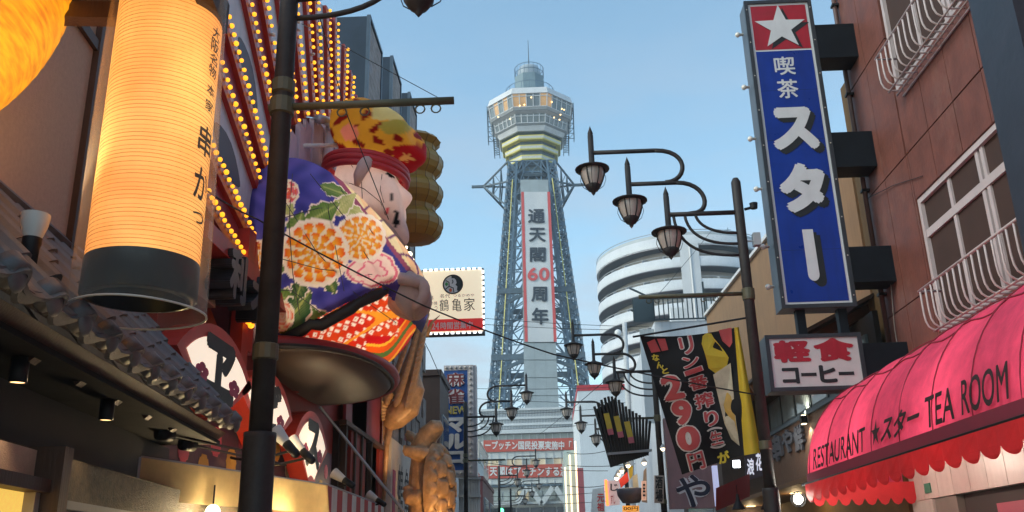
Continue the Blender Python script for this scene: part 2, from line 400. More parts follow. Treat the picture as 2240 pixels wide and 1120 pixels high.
# neck below the decks
gg = G(); zn1 = tz(348, 4.5); zn0 = tz(400, 4.5)
for k in range(8):
    a = octp(3.9, zn0)[k]; b = octp(4.2, zn1)[k]; a2 = octp(3.9, zn0)[(k + 1) % 8]; b2 = octp(4.2, zn1)[(k + 1) % 8]
    gg.bar(a, b, .3); gg.bar(a, b2, .2); gg.bar(a2, b, .2); gg.bar(a.lerp(b, .5), a2.lerp(b2, .5), .25)
gg.build('neck_bracing', STEEL, tw)
octband(3.1, zn0 - 1, 3.5, zn1).build('neck_core', mat('neck_core', (.2, .26, .3), .7, .25, .8), tw)
octband(4.3, tz(385, 4.3), 4.5, tz(379, 4.5)).build('neck_ring', STEELD, tw)
# four lattice legs
def legpt(sx, sy, z):      # outer leg line: half width falls with height
    t = (z - 31) / (69.5 - 31); hw = 8.3 + (4.75 - 8.3) * t
    return V((TX + sx * hw, TY + sy * hw, z))
ZB, ZT = 24.0, 74.0
for sx in (-1, 1):
    for sy in (-1, 1):
        g1 = G(); N = 26
        for k in range(N):
            z0 = ZB + (ZT - ZB) * k / N; z1 = ZB + (ZT - ZB) * (k + 1) / N
            def corner(i, z):
                w_ = 2.7 - 1.2 * (z - ZB) / (ZT - ZB); q = legpt(sx, sy, z); return q + V((-sx * w_ * (i in (1, 2)), -sy * w_ * (i in (2, 3)), 0))
            for i in range(4):
                a, b = corner(i, z0), corner(i, z1); c, d = corner((i + 1) % 4, z0), corner((i + 1) % 4, z1)
                g1.bar(a, b, .34); g1.bar(b, d, .17); g1.bar(a, d, .17); g1.bar(c, b, .17)
        g1.build('lattice_leg', STEEL, tw)
for a, b in (((-1, -1), (1, -1)), ((-1, 1), (1, 1)), ((-1, -1), (-1, 1)), ((1, -1), (1, 1))):
    g1 = G(); N = 11
    for k in range(N):
        z0 = ZB + (ZT - ZB) * k / N; z1 = ZB + (ZT - ZB) * (k + 1) / N
        p0, p1, q0, q1 = legpt(*a, z0), legpt(*a, z1), legpt(*b, z0), legpt(*b, z1)
        m0 = (p0 + q0) / 2; m1 = (p1 + q1) / 2
        for u, v_ in ((p1, q1), (p0, m1), (m1, q0), (p0.lerp(q0, .25), p1), (p0.lerp(q0, .75), q1), (p0.lerp(q0, .25), p1.lerp(q1, .4)), (p0.lerp(q0, .12), p1.lerp(q1, .3)), (p0.lerp(q0, .9), p1.lerp(q1, .7))): g1.bar(u, v_, .16)
    g1.build('cross_bracing', STEEL, tw)
# arched collars between the legs
for py in (650, 800):
    z = aty(1180, py, TY - 8).z
    for sy in (-1, 1):
        g1 = G()
        a = legpt(-1, sy, z); b = legpt(1, sy, z); pts = [a.lerp(b, t / 12) + V((0, 0, 1.2 - 3.2 * (2 * t / 12 - 1) ** 2)) for t in range(13)]
        for k in range(12): g1.bar(pts[k], pts[k + 1], .5, .6); g1.bar(V((pts[k].x, pts[k].y, z + 1.6)), V((pts[k + 1].x, pts[k + 1].y, z + 1.6)), .5, 1.0); g1.bar(pts[k], V((pts[k + 1].x, pts[k + 1].y, z + 1.6)), .18)
        g1.build('arched_collar', STEELD, tw)
# yellow tube lines up the front legs
for s in (-1, 1):
    G().tube([legpt(s, -1, z) + V((-s * (1.9 - 1.0 * (z - ZB) / (ZT - ZB)), -.25, 0)) for z in (ZB + 2, 40, 55, ZT - 4)], .09, 6).build('tube_light', YEL, tw)
    for k in range(34):
        z = ZB + 1.5 + k * 1.42; q = legpt(s, -1, z); G().box(q.x - .2, q.x + .2, q.y - .3, q.y - .1, z, z + .45).build('floodlight_plate', mat('plate_grey', (.22, .25, .29), .5, .3, .9), tw)
# covered lift shaft with the long banner
YS = 151.0
sh = [aty(1138, 392, YS), aty(1199, 392, YS), aty(1223, 905, YS), aty(1148, 905, YS)]
g1 = G(); ncol, nrow = 3, 14
for i in range(ncol):
    for j in range(nrow):
        f = lambda u, v: sh[3] * (1 - u) * (1 - v) + sh[2] * u * (1 - v) + sh[0] * (1 - u) * v + sh[1] * u * v
        a, b, c, d = f((i + .01) / ncol, j / nrow + .001), f((i + .99) / ncol, j / nrow + .001), f((i + .99) / ncol, (j + .97) / nrow), f((i + .01) / ncol, (j + .97) / nrow)
        G().prism([a, b, c, d], (0, .5, 0)).build('sheet_panel', SHEET, tw)
G().prism([p + V((0, .2, 0)) for p in sh], (0, 3.0, 0)).build('shaft', mat('shaft_core', (.25, .29, .32), .8), tw)
YB = YS - .12
bq = [aty(1140, 420, YB), aty(1203, 420, YB), aty(1218, 748, YB), aty(1148, 748, YB)]
bf = lambda u, v: bq[3] * (1 - u) * (1 - v) + bq[2] * u * (1 - v) + bq[0] * (1 - u) * v + bq[1] * u * v
ban = G().grid(lambda u, v: bf(u, v) + V((0, -.05 - .03 * math.sin(u * 9.4) - .02 * math.sin(v * 40), 0)), 12, 40).build('vertical_banner', mat('banner_cloth', (.60, .61, .64), .8, .06, .5), tw)
for u0, u1 in ((0, .095), (.905, 1)):
    G().grid(lambda u, v: bf(u0 + (u1 - u0) * u, v) + V((0, -.12, 0)), 2, 40).build('red_border', mat('banner_red', (.62, .08, .08), .8, .08, .5), ban)
INK = mat('ink_dark', (.025, .035, .055), .8, .15, 1)
for ch, (x0, y0, x1, y1), m in (('通', (1155, 457, 1192, 488), INK), ('天', (1157, 498, 1194, 529), INK), ('閣', (1159, 541, 1194, 573), INK), ('6', (1154, 585, 1176.5, 614), mat('banner_red', (.62, .08, .08))), ('0', (1179, 585, 1202, 614), mat('banner_red', (.62, .08, .08))), ('周', (1162, 627, 1197, 660), INK), ('年', (1163, 673, 1200, 710), INK)):
    g1 = G(); text(g1, ch, rectY(x0, y0, x1, y1, YB - .2), .035); g1.build('lettering', m, ban, fix=False)
# outrigger trusses at the neck
for s in (-1, 1):
    tip = aty(1032 if s < 0 else 1282, 409 if s < 0 else 404, TY - 2)
    g1 = G(); zc = tip.z
    base = [V((TX + s * 4.4, TY - 4.2, zc + 4.2)), V((TX + s * 4.6, TY - 4.4, zc - .2)), V((TX + s * 5.0, TY - 4.8, zc - 5.2)), V((TX + s * 4.4, TY + 4.4, zc + 2.4)), V((TX + s * 5.0, TY + 4.6, zc - 3))]
    tp = V((tip.x + (-s) * 2.2, TY - 2, zc))
    for b in base:
        g1.bar(b, tp, .28)
    for t in (.3, .6):
        for i, j in ((0, 1), (1, 2), (3, 4), (0, 3), (2, 4), (0, 4)): g1.bar(base[i].lerp(tp, t), base[j].lerp(tp, t), .2)
        g1.bar(base[1].lerp(tp, t), base[0].lerp(tp, t + .25), .1); g1.bar(base[1].lerp(tp, t), base[2].lerp(tp, t + .25), .1)
    g1.bar(tp, tip, .45)
    g1.build('outrigger_truss', STEELD, tw)

# ================================================================== entrance building under the tower
YBB = 146.0
eb = thing('tower_base_building', 'white glazed building under the tower with two red slogan banners', 'building', (TX, YBB, 0))
P = lambda px, py, d=0: aty(px, py, YBB - d)
xl, xr = P(1040, 1000).x, P(1330, 1000).x
zz = lambda py: P(1150, py).z
G().box(xl, xr, YBB + .6, YBB + 16, 0, zz(945)).build('wall', mat('base_wall', (.58, .58, .56), .7, .1, .4, streak=.2), eb)
# stepped louvre storey above
LV = mat('louvre_white', (.60, .63, .66), .55, .1, .4)
x0, x1 = P(1050, 910).x, P(1265, 910).x
G().box(x0, x1, YBB + 1.2, YBB + 12, zz(940), zz(893)).build('louvre_backing', mat('louvre_back', (.36, .40, .44), .8), eb)
gg = G(); n = 64
for k in range(n + 1): x = x0 + (x1 - x0) * k / n; gg.box(x - .05, x + .05, YBB + .95, YBB + 1.19, zz(940), zz(893))
gg.build('vertical_louvres', LV, eb, kind='stuff')
for py in (893, 912, 926, 939): gz = zz(py); G().box(x0 - .2, x1 + .2, YBB + .8, YBB + 1.3, gz - .18, gz + .18).build('louvre_rail', LV, eb)
G().box(xl, xr, YBB - .4, YBB + 1, zz(948), zz(940)).build('parapet', LV, eb)
# glazed storeys
WP = mat('curtain_white', (.62, .64, .64), .4, .08, .4, spec=.6)
ncol = 17
rows = [(949, 962, 'w'), (963, 985, 'b'), (987, 1003, 'p'), (1005, 1017, 'l'), (1018, 1045, 'b'), (1046, 1058, 'p')]
GB = mat('base_glass', (.33, .37, .36), .15, .3, .3, spec=.7)
GBL = mat('base_glass_lit', (.5, .45, .33), .3, .4, .5, emit=(1, .75, .4), es=.18)
BRED = mat('slogan_red', (.52, .085, .055), .7, .1, .5)
for i in range(ncol):
    xa = xl + (xr - xl) * (i + .04) / ncol; xb = xl + (xr - xl) * (i + .96) / ncol
    for p0, p1, t in rows:
        G().box(xa, xb, YBB + (.25 if t in 'wl' else .1), YBB + .55, zz(p1), zz(p0)).build('panel', {'w': GB, 'l': GBL if i % 3 else GB, 'p': WP, 'b': WP}[t], eb)
MUL = mat('mullion', (.52, .54, .56), .5, .08)
for i in range(ncol + 1):
    x = xl + (xr - xl) * i / ncol; G().box(x - .05, x + .05, YBB - .02, YBB + .55, zz(1060), zz(949)).build('mullion', MUL, eb)
for (p0, p1), xa, xb, tx in (((961, 987), 1058, 1254, 'ープッチン国民投票実施中「'), ((1017, 1045), 1068, 1262, '天閣はプッチンする派を')):
    b = G().box(P(xa, 974).x, P(xb, 974).x, YBB - .16, YBB - .03, zz(p1), zz(p0)).build('slogan_banner', BRED, eb)
    g1 = G(); text(g1, tx, rectY(xa + 3, p0 + 3.5, xb - 4, p1 - 3.5, YBB - .2), .03); g1.build('lettering', WHITEP, b, fix=False)
# deep soffit, open ground storeys with splayed white legs
G().box(xl, xr, YBB - .1, YBB + .6, zz(1064), zz(1060)).build('soffit_edge', STEELD, eb)
for p0, p1, m in ((1074, 1094, GB), (1110, 1160, GLASS)):
    for i in range(10):
        xa = xl + (xr - xl) * (i + .06) / 10; xb = xl + (xr - xl) * (i + .94) / 10
        G().box(xa, xb, YBB + .35, YBB + .62, zz(p1), zz(p0)).build('window', GBL if (i * 3) % 4 == 1 and m is GB else m, eb)
TRW = mat('leg_white', (.55, .58, .6), .6, .1, .4)
for ax_, sgn in ((1157, -1), (1157, 1), (1212, -1), (1212, 1)):
    a = P(ax_ + sgn * 3, 1066, 1.0); b = P(ax_ + sgn * 27, 1103, 1.0); G().bar(a, b, .8, .9, V((0, 1, 0))).build('splayed_leg', TRW, eb)
G().box(xl, xr, YBB - .6, YBB + .3, zz(1104), zz(1098)).build('floor_edge', TRW, eb)

# ================================================================== curved white apartment block
ac = V((19.3, 117, 0)); AR = 11.6
ap = thing('apartment_block', 'white apartment block with curved balconies stacked storey on storey', 'building', ac)
APW = mat('apartment_white', (.58, .60, .64), .6, .08, .5, streak=.12)
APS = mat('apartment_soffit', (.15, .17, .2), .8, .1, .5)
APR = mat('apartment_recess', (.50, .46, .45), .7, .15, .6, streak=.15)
a0, a1 = R(150), R(342)
top = aty(1490, 506, ac.y - AR).z
FH = (aty(1490, 537, ac.y - AR).z - aty(1490, 586, ac.y - AR).z)
z = top
arc = lambda r, z, n=40: [V((ac.x + r * math.cos(a0 + (a1 - a0) * k / n), ac.y + r * math.sin(a0 + (a1 - a0) * k / n), z)) for k in range(n + 1)]
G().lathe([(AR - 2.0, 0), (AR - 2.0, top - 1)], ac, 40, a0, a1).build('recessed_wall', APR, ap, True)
def shell(z0, z1, th=.22, r=AR, aa=a0, ab=a1, n=44):
    return G().lathe([(r, z0), (r, z1), (r - th, z1), (r - th, z0), (r, z0)], ac, n, aa, ab)
nfl = int(top / FH)
for k in range(nfl):
    zt_ = top - k * FH
    if k == 0:
        shell(zt_ - .62 * FH, zt_ - .16 * FH, .3).build('roof_parapet', APW, ap, True)
        shell(zt_ - .16 * FH, zt_, .3, AR - .12).build('parapet_cap', mat('cap_grey', (.40, .43, .46), .6, .1, .5), ap, True)
        G().lathe([(AR - 2, zt_ - .5), (0.1, zt_ - .5)], ac, 40, a0, a1).build('roof', APR, ap)
    else: shell(zt_ - .56 * FH, zt_ - .13 * FH).build('balcony_parapet', APW, ap, True)
    G().tube(arc(AR - .1, zt_ - .02 * FH - (.0 if k else -.1 * FH), 36), .05, 5).build('parapet_rail', GREYP, ap)
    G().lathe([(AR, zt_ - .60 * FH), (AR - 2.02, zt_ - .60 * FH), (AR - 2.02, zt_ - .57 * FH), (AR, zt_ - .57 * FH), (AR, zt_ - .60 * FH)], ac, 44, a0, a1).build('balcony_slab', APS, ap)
    zf = zt_ - .57 * FH - FH * 1.0
    for a in (158, 166, 175, 185, 196, 208, 221, 235, 249, 283, 298, 312, 326):
        c_, s_ = math.cos(R(a)), math.sin(R(a)); p0 = ac + V((c_ * (AR - 2), s_ * (AR - 2), zf)); p1 = ac + V((c_ * (AR - .25), s_ * (AR - .25), zf))
        G().hexa([p0, p1, p1 + V((-.1 * s_, .1 * c_, 0)), p0 + V((-.1 * s_, .1 * c_, 0)), p0 + V((0, 0, FH * .72)), p1 + V((0, 0, FH * .58)), p1 + V((-.1 * s_, .1 * c_, FH * .58)), p0 + V((-.1 * s_, .1 * c_, FH * .72))]).build('balcony_divider', APW, ap)
    for a in (203, 212, 228, 240, 290, 305):       # dark sliding windows
        G().lathe([(AR - 1.97, zf + .15), (AR - 1.97, zf + FH * .62)], ac, 4, R(a - 3), R(a + 3)).build('sliding_window', GLASS, ap)
G().lathe([(AR + .06, 0), (AR + .06, top - .55 * FH), (AR - 2, top - .55 * FH), (AR - 2, 0)], ac, 5, R(260), R(271.5)).build('pier', APW, ap)
p = ac + V(((AR + .16) * math.cos(R(266)), (AR + .16) * math.sin(R(266)), 0)); G().tube([p, p + V((0, 0, top - 2))], .1, 8).build('downpipe', WHITEP, ap)
for px, py0, py1 in ((1592, 498, 540), (1575, 505, 535)):
    q = aty(px, py1, 110); q1 = aty(px, py0, 110); gg = G().bar(q, q1, .07)
    for k in range(4): zq = q1.z - .3 - k * .25; gg.bar((q.x - .6, 110, zq), (q.x + .6, 110, zq), .05)
    gg.build('aerial', STEELD, ap)
# taller block behind it, cut by the brown gable
G().box(21, 34, 112, 126, 0, aty(1600, 555, 112).z).build('apartment_block_wing', mat('wing_grey', (.45, .46, .5), .7, .1, .4, streak=.3), label='grey plain wing behind the curved white apartment balconies', cat='building')
# ================================================================== red-brown tiled building on the right
XR = 4.9
GRAN = mat('red_granite', (.155, .05, .036), .62, .3, 5, .25, streak=.18, spots=(.26, .15, .12, .4), aniso=(1, 1, .8))
rb = thing('red_tiled_building', 'red-brown stone tiled building with white framed windows and railings', 'building', (XR + 2.5, 8, 0))
JT = mat('joint_dark', (.05, .025, .02), .9)
YF = 12.72
wins = [(7.2, 11.02, 4.2, 5.96), (6.2, 11.05, 7.55, 10.6)]     # y0, y1, z0, z1 of the openings
G().box(XR + .07, XR + 5, -2, YF - .06, 0, 14).build('wall_core', JT, rb)
ys = [YF, 11.86, 11.08, 10.32, 9.6, 8.88, 8.15, 7.4, 6.65, 5.9, 5.1, 4.3]
zs = [2.9, 4.78, 6.62, 8.42, 10.2, 12.0, 14]
def panel(ya, yb, za, zb):
    G().box(XR + random.uniform(-.002, .002), XR + .3, ya + .008, yb - .008, za + .009, zb - .009).build('stone_panel', GRAN, rb)
for i in range(len(ys) - 1):
    yb, ya = ys[i], ys[i + 1]
    for j in range(len(zs) - 1):
        segs = [(ya, yb, zs[j], zs[j + 1])]
        for (w0, w1, h0, h1) in wins:
            out = []
            for (a, b, c, d) in segs:
                if b <= w0 or a >= w1 or d <= h0 or c >= h1: out.append((a, b, c, d)); continue
                if a < w0: out.append((a, w0, c, d))
                if b > w1: out.append((w1, b, c, d))
                m0, m1 = max(a, w0), min(b, w1)
                if c < h0: out.append((m0, m1, c, h0))
                if d > h1: out.append((m0, m1, h1, d))
            segs = out
        for sg in segs:
            if sg[1] - sg[0] > .03 and sg[3] - sg[2] > .03: panel(*sg)
WFR = mat('window_frame_paint', (.50, .43, .44), .45, .12, 3, spec=.5)
for wi, (w0, w1, h0, h1) in enumerate(wins):
    tr = h0 + (h1 - h0) * (.72 if wi == 0 else .6)
    W = G()
    W.box(XR + .02, XR + .14, w0, w1, h1 - .07, h1); W.box(XR + .02, XR + .14, w0, w1, h0, h0 + .06); W.box(XR + .02, XR + .14, w1 - .07, w1, h0 + .06, h1 - .07)
    fr = W.build('window_frame', WFR, rb)
    G().box(XR + .035, XR + .13, w0, w1 - .07, tr - .05, tr + .05).build('transom', WFR, fr)
    cs = [w1 - .07, w1 - .85, w1 - 1.6, w1 - 1.72, w1 - 2.5, w1 - 3.25, w0]
    for c in cs[1:-1]: G().box(XR + .045, XR + .12, c - .035, c + .035, h0 + .06, h1 - .07).build('mullion', WFR, fr)
    cuts = [c for c in cs if c >= w0]
    for a, b in zip(cuts[1:], cuts[:-1]):
        if b - a < .2: continue
        for z0, z1, d in ((h0 + .06, tr - .05, .075), (tr + .05, h1 - .07, .085)):
            G().box(XR + d, XR + d + .01, a + .035, b - .035, z0, z1).build('pane', GLASSW, fr)
    # guard railing of bent bars
    zt = 4.64; zb = zt - .5; yl = 10.71
    if wi == 1: zt = 7.91; zb = zt - .5; yl = 10.78
    rl = G(); rl.tube([(XR - .30, w0, zt), (XR - .30, yl, zt), (XR - .02, yl, zt)], .018, 6)
    for zq, xq in ((zb - .0, -.2), (zb - .05, -.1), (zb - .06, -.02)): rl.tube([(XR + xq, w0, zq), (XR + xq, yl, zq)], .014, 6)
    rail = rl.build('guard_rail', WFR, rb, True)
    bm_ = G().tube(bez([(-.30, 0, 0), (-.30, 0, -.36), (-.33, 0, -.5), (-.15, 0, -.5)], 6) + [V((-.02, 0, -.5))], .012, 6).mesh('rail_bar', smooth=True); bm_.materials.append(WFR)
    k = yl - .04
    while k > w0: inst('rail_bar', bm_, rail, (XR, k, zt)); k -= .155
LC = G()   # faint cracks and loose cables on the wall
LC.tube([aty(1899, 433, 12.4) * 1.0, atx(1955, 405, XR - .02), atx(2018, 385, XR - .02)], .006, 5)
LC.build('wall_cable', BLACKM, rb)
G().box(5.2, 5.3, 6.6, 6.7, 8, 8.1)
pp = G().tube([(XR - .06, 12.5, 4.2), (XR - .06, 12.5, 13)], .035, 10).build('drain_pipe', mat('pipe_brown', (.09, .045, .038), .5, .2), rb, True)
for z_ in (5.1, 6.7, 8.3, 9.9): G().box(XR - .11, XR, 12.45, 12.55, z_, z_ + .04).build('pipe_clip', BLACKM, pp)
G().tube(bez([(XR - .02, 12.3, 4.25), (XR - .05, 12.36, 4.7), (XR - .02, 12.1, 5.0), (XR - .02, 12.25, 5.6)], 12), .007, 5).build('wall_cable', mat('cable_grey', (.25, .22, .2), .6), rb)
# dark steel box column close to the frame edge
p = atx(2205, 100, XR - .55)
G().box(XR - .75, XR + .02, p.y - .55, p.y + .12, 3.4, 12).build('sign_casing', mat('navy_casing', (.022, .026, .04), .45, .3, 3, .1), label='dark navy sign casing fixed upright on the red tiled building', cat='sign')

# ================================================================== tall blue and red vertical sign
YSG = 12.05
SGD = mat('sign_casing_grey', (.10, .12, .15), .45, .25, 4, .1, streak=.2)
sx0, sx1 = aty(1672, 340, YSG).x - .02, aty(1818, 340, YSG).x + .03
sz1, sz0 = aty(1690, 3, YSG).z, aty(1790, 672, YSG).z
sg = thing('vertical_sign', 'tall blue sign with white star on red and white lettering', 'sign', ((sx0 + sx1) / 2, YSG, sz0))
G().box(sx0, sx1, YSG + .02, YSG + .34, sz0, sz1).build('casing', SGD, sg)
rimg = G(); e = .045
for a in ((sx0 - .01, sx1 + .01, sz0 - .01, sz0 + e), (sx0 - .01, sx1 + .01, sz1 - e, sz1 + .01), (sx0 - .01, sx0 + e, sz0 + e, sz1 - e), (sx1 - e, sx1 + .01, sz0 + e, sz1 - e)):
    rimg.box(a[0], a[1], YSG - .03, YSG + .02, a[2], a[3])
rimg.build('rim', mat('rim_dark', (.03, .035, .045), .4, .3), sg)
fx0, fx1, fz0, fz1 = sx0 + e, sx1 - e, sz0 + e, sz1 - e
face = G().box(fx0, fx1, YSG - .004, YSG + .018, fz0, fz1).build('face', mat('sign_white', (.62, .63, .66), .35, .06, 3, streak=.1), sg)
uz = lambda py: fz1 + (fz0 - fz1) * (py - 8) / (668 - 8)
RDF = mat('sign_red', (.36, .018, .035), .32, .2, 2, streak=.25); BLF = mat('sign_blue', (.006, .035, .27), .3, .25, 1.6, streak=.22, spots=(.03, .07, .30, .5))
zr = uz(121)
redp = G().box(fx0 + .04, fx1 - .04, YSG - .009, YSG - .004, zr + .015, fz1 - .04).build('red_panel', RDF, face)
blue = G().box(fx0 + .04, fx1 - .04, YSG - .009, YSG - .004, fz0 + .035, zr - .015).build('blue_panel', BLF, face)
G().box(fx0 + .04, fx1 - .04, YSG - .0095, YSG - .009, uz(327) - .004, uz(327) + .004).build('panel_seam', mat('seam', (.01, .02, .09), .6), face)
def star(cx, cz, r, y, d, rot=0):
    pts = []
    for k in range(10): a = math.pi / 2 + k * math.pi / 5 + rot; q = r if k % 2 == 0 else r * .4; pts.append((cx + q * math.cos(a), y, cz + q * math.sin(a)))
    return G().prism(pts, (0, d, 0))
cx = (fx0 + fx1) / 2; cz = (zr + fz1) / 2
SHD = mat('letter_shade', (.012, .014, .018), .5, .2); SWH = mat('letter_white', (.60, .61, .65), .4, .08, 4, streak=.08)
star(cx + .06, cz - .02 - .05, .40, YSG - .013, .003).build('star_shade', SHD, face)
star(cx - .0, cz - .02, .40, YSG - .018, .004).build('star', SWH, face)
fw = fx1 - fx0
def sgrect(u0, u1, p0, p1, y): return rectW((fx0 + fw * u0, y, uz(p1)), (fw * (u1 - u0), 0, 0), (0, 0, uz(p0) - uz(p1)))
for ch, u0, u1, p0, p1 in (('喫', .31, .65, 137, 180), ('茶', .31, .65, 190, 234)):
    g1 = G(); text(g1, ch, sgrect(u0, u1, p0, p1, YSG - .013), .018); g1.build('lettering', SWH, face, fix=False)
BLK = [('ス', .13, .87, 254, 350), ('タ', .13, .87, 378, 484)]
for ch, u0, u1, p0, p1 in BLK:
    for k, (du, dp, y, m) in enumerate(((.075, 10, YSG - .012, SHD), (.05, 7, YSG - .0125, SHD), (.025, 3.5, YSG - .013, SHD), (0, 0, YSG - .018, SWH))):
        g1 = G(); text(g1, ch, sgrect(u0 + du, u1 + du, p0 + dp, p1 + dp, y), .075); g1.build('lettering' if k == 3 else 'letter_shade', m, face, fix=False)
for k, (du, dp, y, m) in enumerate(((.10, 12, YSG - .012, SHD), (.05, 6, YSG - .0125, SHD), (0, 0, YSG - .018, SWH))):
    f = sgrect(.40 + du, .57 + du, 519 + dp, 623 + dp, y)
    pts = [f(0, 1), f(.95, 1)] + [f(.5 + .5 * math.cos(t), .12 + .12 * math.sin(t)) for t in [0 - i * math.pi / 8 for i in range(9)]]
    G().prism(pts, (0, .003, 0)).build('lettering' if k == 2 else 'letter_shade', m, face)
for k in range(9):
    for x_ in (sx0 + .02, sx1 - .02): z_ = sz0 + .15 + (sz1 - sz0 - .3) * k / 8; G().lathe([(.012, 0), (.008, .006), (0, .007)], (0, 0, 0), 8); G().ball((x_, YSG - .031, z_), (.011, .006, .011), 8, 5).build('rim_bolt', CHROMEY, sg)
for py in (215, 440, 560): G().box(fx0 + .04, fx1 - .04, YSG - .0095, YSG - .009, uz(py) - .0025, uz(py) + .0025).build('panel_seam', mat('seam', (.01, .02, .09), .6), face)
for px, py in ((1613, 113), (1630, 216), (1644, 325), (1654, 438), (1672, 556), (1684, 640)):
    q = atx(px, py, sx0 - .02); c = V((sx0 - .025, YSG + .17, min(q.z, sz1 - .1)))
    bb = G().tube([c, c - V((.05, 0, 0))], .022, 8).build('bulb_socket', CHROMEY, sg); G().ball(c - V((.085, 0, 0)), .042, 8, 6).build('bulb', DKBULB, bb, True)
# black bracket beams between sign and wall
BEAM = mat('bracket_black', (.007, .010, .015), .5, .3, 3, .08, spec=.2)
for p0, p1 in ((55, 127), (290, 366), (540, 617)):
    z1, z0 = aty(1800 + p0 * .16, p0, YSG).z, aty(1800 + p1 * .16, p1, YSG).z
    G().box(sx1, XR + .0, YSG - .02, YSG + .38, z0, z1).build('bracket_beam', BEAM, sg)
# lower light-snacks box sign
bx0, bx1 = aty(1680, 795, YSG).x, aty(1890, 795, YSG).x; bz1, bz0 = aty(1780, 732, YSG).z, aty(1790, 853, YSG).z
bs = thing('box_sign', 'white box sign with red and black lettering under blue sign', 'sign', ((bx0 + bx1) / 2, YSG, bz0))
G().box(bx0, bx1, YSG + .012, YSG + .34, bz0, bz1).build('casing', mat('rim_dark', (.03, .035, .045)), bs)
e = .045; rg = G()
for a in ((bx0 - .008, bx1 + .008, bz0 - .008, bz0 + e), (bx0 - .008, bx1 + .008, bz1 - e, bz1 + .008), (bx0 - .008, bx0 + e, bz0 + e, bz1 - e), (bx1 - e, bx1 + .008, bz0 + e, bz1 - e)): rg.box(a[0], a[1], YSG - .025, YSG + .012, a[2], a[3])
rg.build('rim', mat('rim_dark', (.03, .035, .045)), bs)
bf_ = G().box(bx0 + e, bx1 - e, YSG - .004, YSG + .01, bz0 + e, bz1 - e).build('face', mat('box_white', (.55, .54, .55), .4, .1, 3, streak=.12), bs)
bw, bh = bx1 - bx0, bz1 - bz0
bre = lambda u0, u1, v0, v1: rectW((bx0 + bw * u0, YSG - .008, bz0 + bh * v0), (bw * (u1 - u0), 0, 0), (0, 0, bh * (v1 - v0)))
for ch, r_, m in (('軽', (.07, .46, .50, .91), RDF), ('食', (.49, .92, .50, .93), RDF), ('コ', (.13, .31, .12, .41), SHD), ('ー', (.33, .49, .245, .31), SHD), ('ヒ', (.52, .70, .12, .44), SHD), ('ー', (.72, .88, .245, .31), SHD)):
    g1 = G(); text(g1, ch, bre(*r_), .055); g1.build('lettering', m, bf_, fix=False)
G().box(bx1, XR, YSG - .01, YSG + .36, bz0 + .04, bz1 - .14).build('bracket_beam', BEAM, bs)
for x in (bx0 + .55, bx1 - .15): G().box(x - .06, x + .06, YSG + .1, YSG + .22, bz1, sz0).build('hanger', BEAM, bs)

# ================================================================== red barrel awning with lettering
AX0, AX1, AZ0, AZ1, AY0, AY1 = 3.34, XR - .03, 2.51, 3.86, 4.2, 12.68
AWN = thinfab('awning_cloth', (.72, .07, .16), .45, .6, .22, streak=.16)
aw = thing('barrel_awning', 'pink-red barrel awning lettered for a restaurant and tea room', 'awning', ((AX0 + AX1) / 2, 8.5, AZ0))
DOME = .8
def awp(y, t, off=0.0):
    """t: 0 front edge .. 1 top at the wall; the far end closes as a quarter dome"""
    d = max(0.0, (y - (AY1 - DOME)) / DOME); sc = max(0, 1 - d ** 2.6) ** .5; a = t * math.pi / 2
    n_ = V((-math.cos(a), 0, math.sin(a)))
    h = (AZ1 - AZ0); wdt = (AX1 - AX0) * (1 - .0 * d)
    return V((AX1 - wdt * sc * math.cos(a) ** .8, y, AZ0 + h * (.12 + .88 * sc ** .6) * math.sin(a) ** .92)) + n_ * off
ribs = [AY1 - .02] + [AY1 - DOME * .55] + [AY1 - DOME - i * .78 for i in range(0, 10)]
g1 = G(); NY = 60
yy = [AY0 + (AY1 - DOME - AY0) * k / 44 for k in range(45)] + [AY1 - DOME + DOME * math.sin(k / 16 * math.pi / 2) * .999 for k in range(1, 17)]
def sag(y, t):
    rs = sorted(ribs); wr = .010 * math.sin(y * 9 + 5 * t) * math.sin(y * 3.1 + 11 * t)
    for a, b in zip(rs[:-1], rs[1:]):
        if a <= y <= b: return -.045 * math.sin(math.pi * (y - a) / (b - a)) * math.sin(math.pi * t) + wr
    return 0
g1.grid(lambda u, v: awp(yy[round(v * (len(yy) - 1))], u, sag(yy[round(v * (len(yy) - 1))], u)), 20, len(yy) - 1)
canopy = g1.build('canopy', AWN, aw, True)
SEAM = mat('awning_seam', (.22, .014, .035), .8, .1)
for y in ribs:
    if y < AY0: continue
    G().tube([awp(y, t / 16, .004) for t in range(17)], .006, 5).build('seam', SEAM, canopy)
G().tube([awp(y, .55, .006 + sag(y, .55)) for y in yy], .008, 5).build('seam', SEAM, canopy)
G().tube([awp(y, .86, .006 + sag(y, .86)) for y in yy], .008, 5).build('seam', SEAM, canopy)
G().grid(lambda u, v: awp(yy[round(v * (len(yy) - 1))], .0 + u * .042, .012), 3, len(yy) - 1).build('dark_hem', mat('awning_hem', (.17, .014, .035), .7, .15, 4), canopy, True)
# scalloped valance
def valf(yc, wd, dep):
    pts = [(AX0 - .01, yc - wd / 2, AZ0), (AX0 - .01, yc + wd / 2, AZ0)]
    for k in range(0, 13):
        t = k / 12; pts.append((AX0 - .01 + .02 * math.sin(t * 3.1), yc + wd / 2 - wd * t, AZ0 - dep - .09 * math.sin(math.pi * t) ** .6))
    return pts
y = AY1 - DOME * .9
VAL = thinfab('valance_cloth', (.72, .05, .06), .45, .6, .12)
while y > AY0:
    G().prism(valf(y, .33, .15), (.006, 0, 0)).build('scallop', VAL, aw); y -= .33
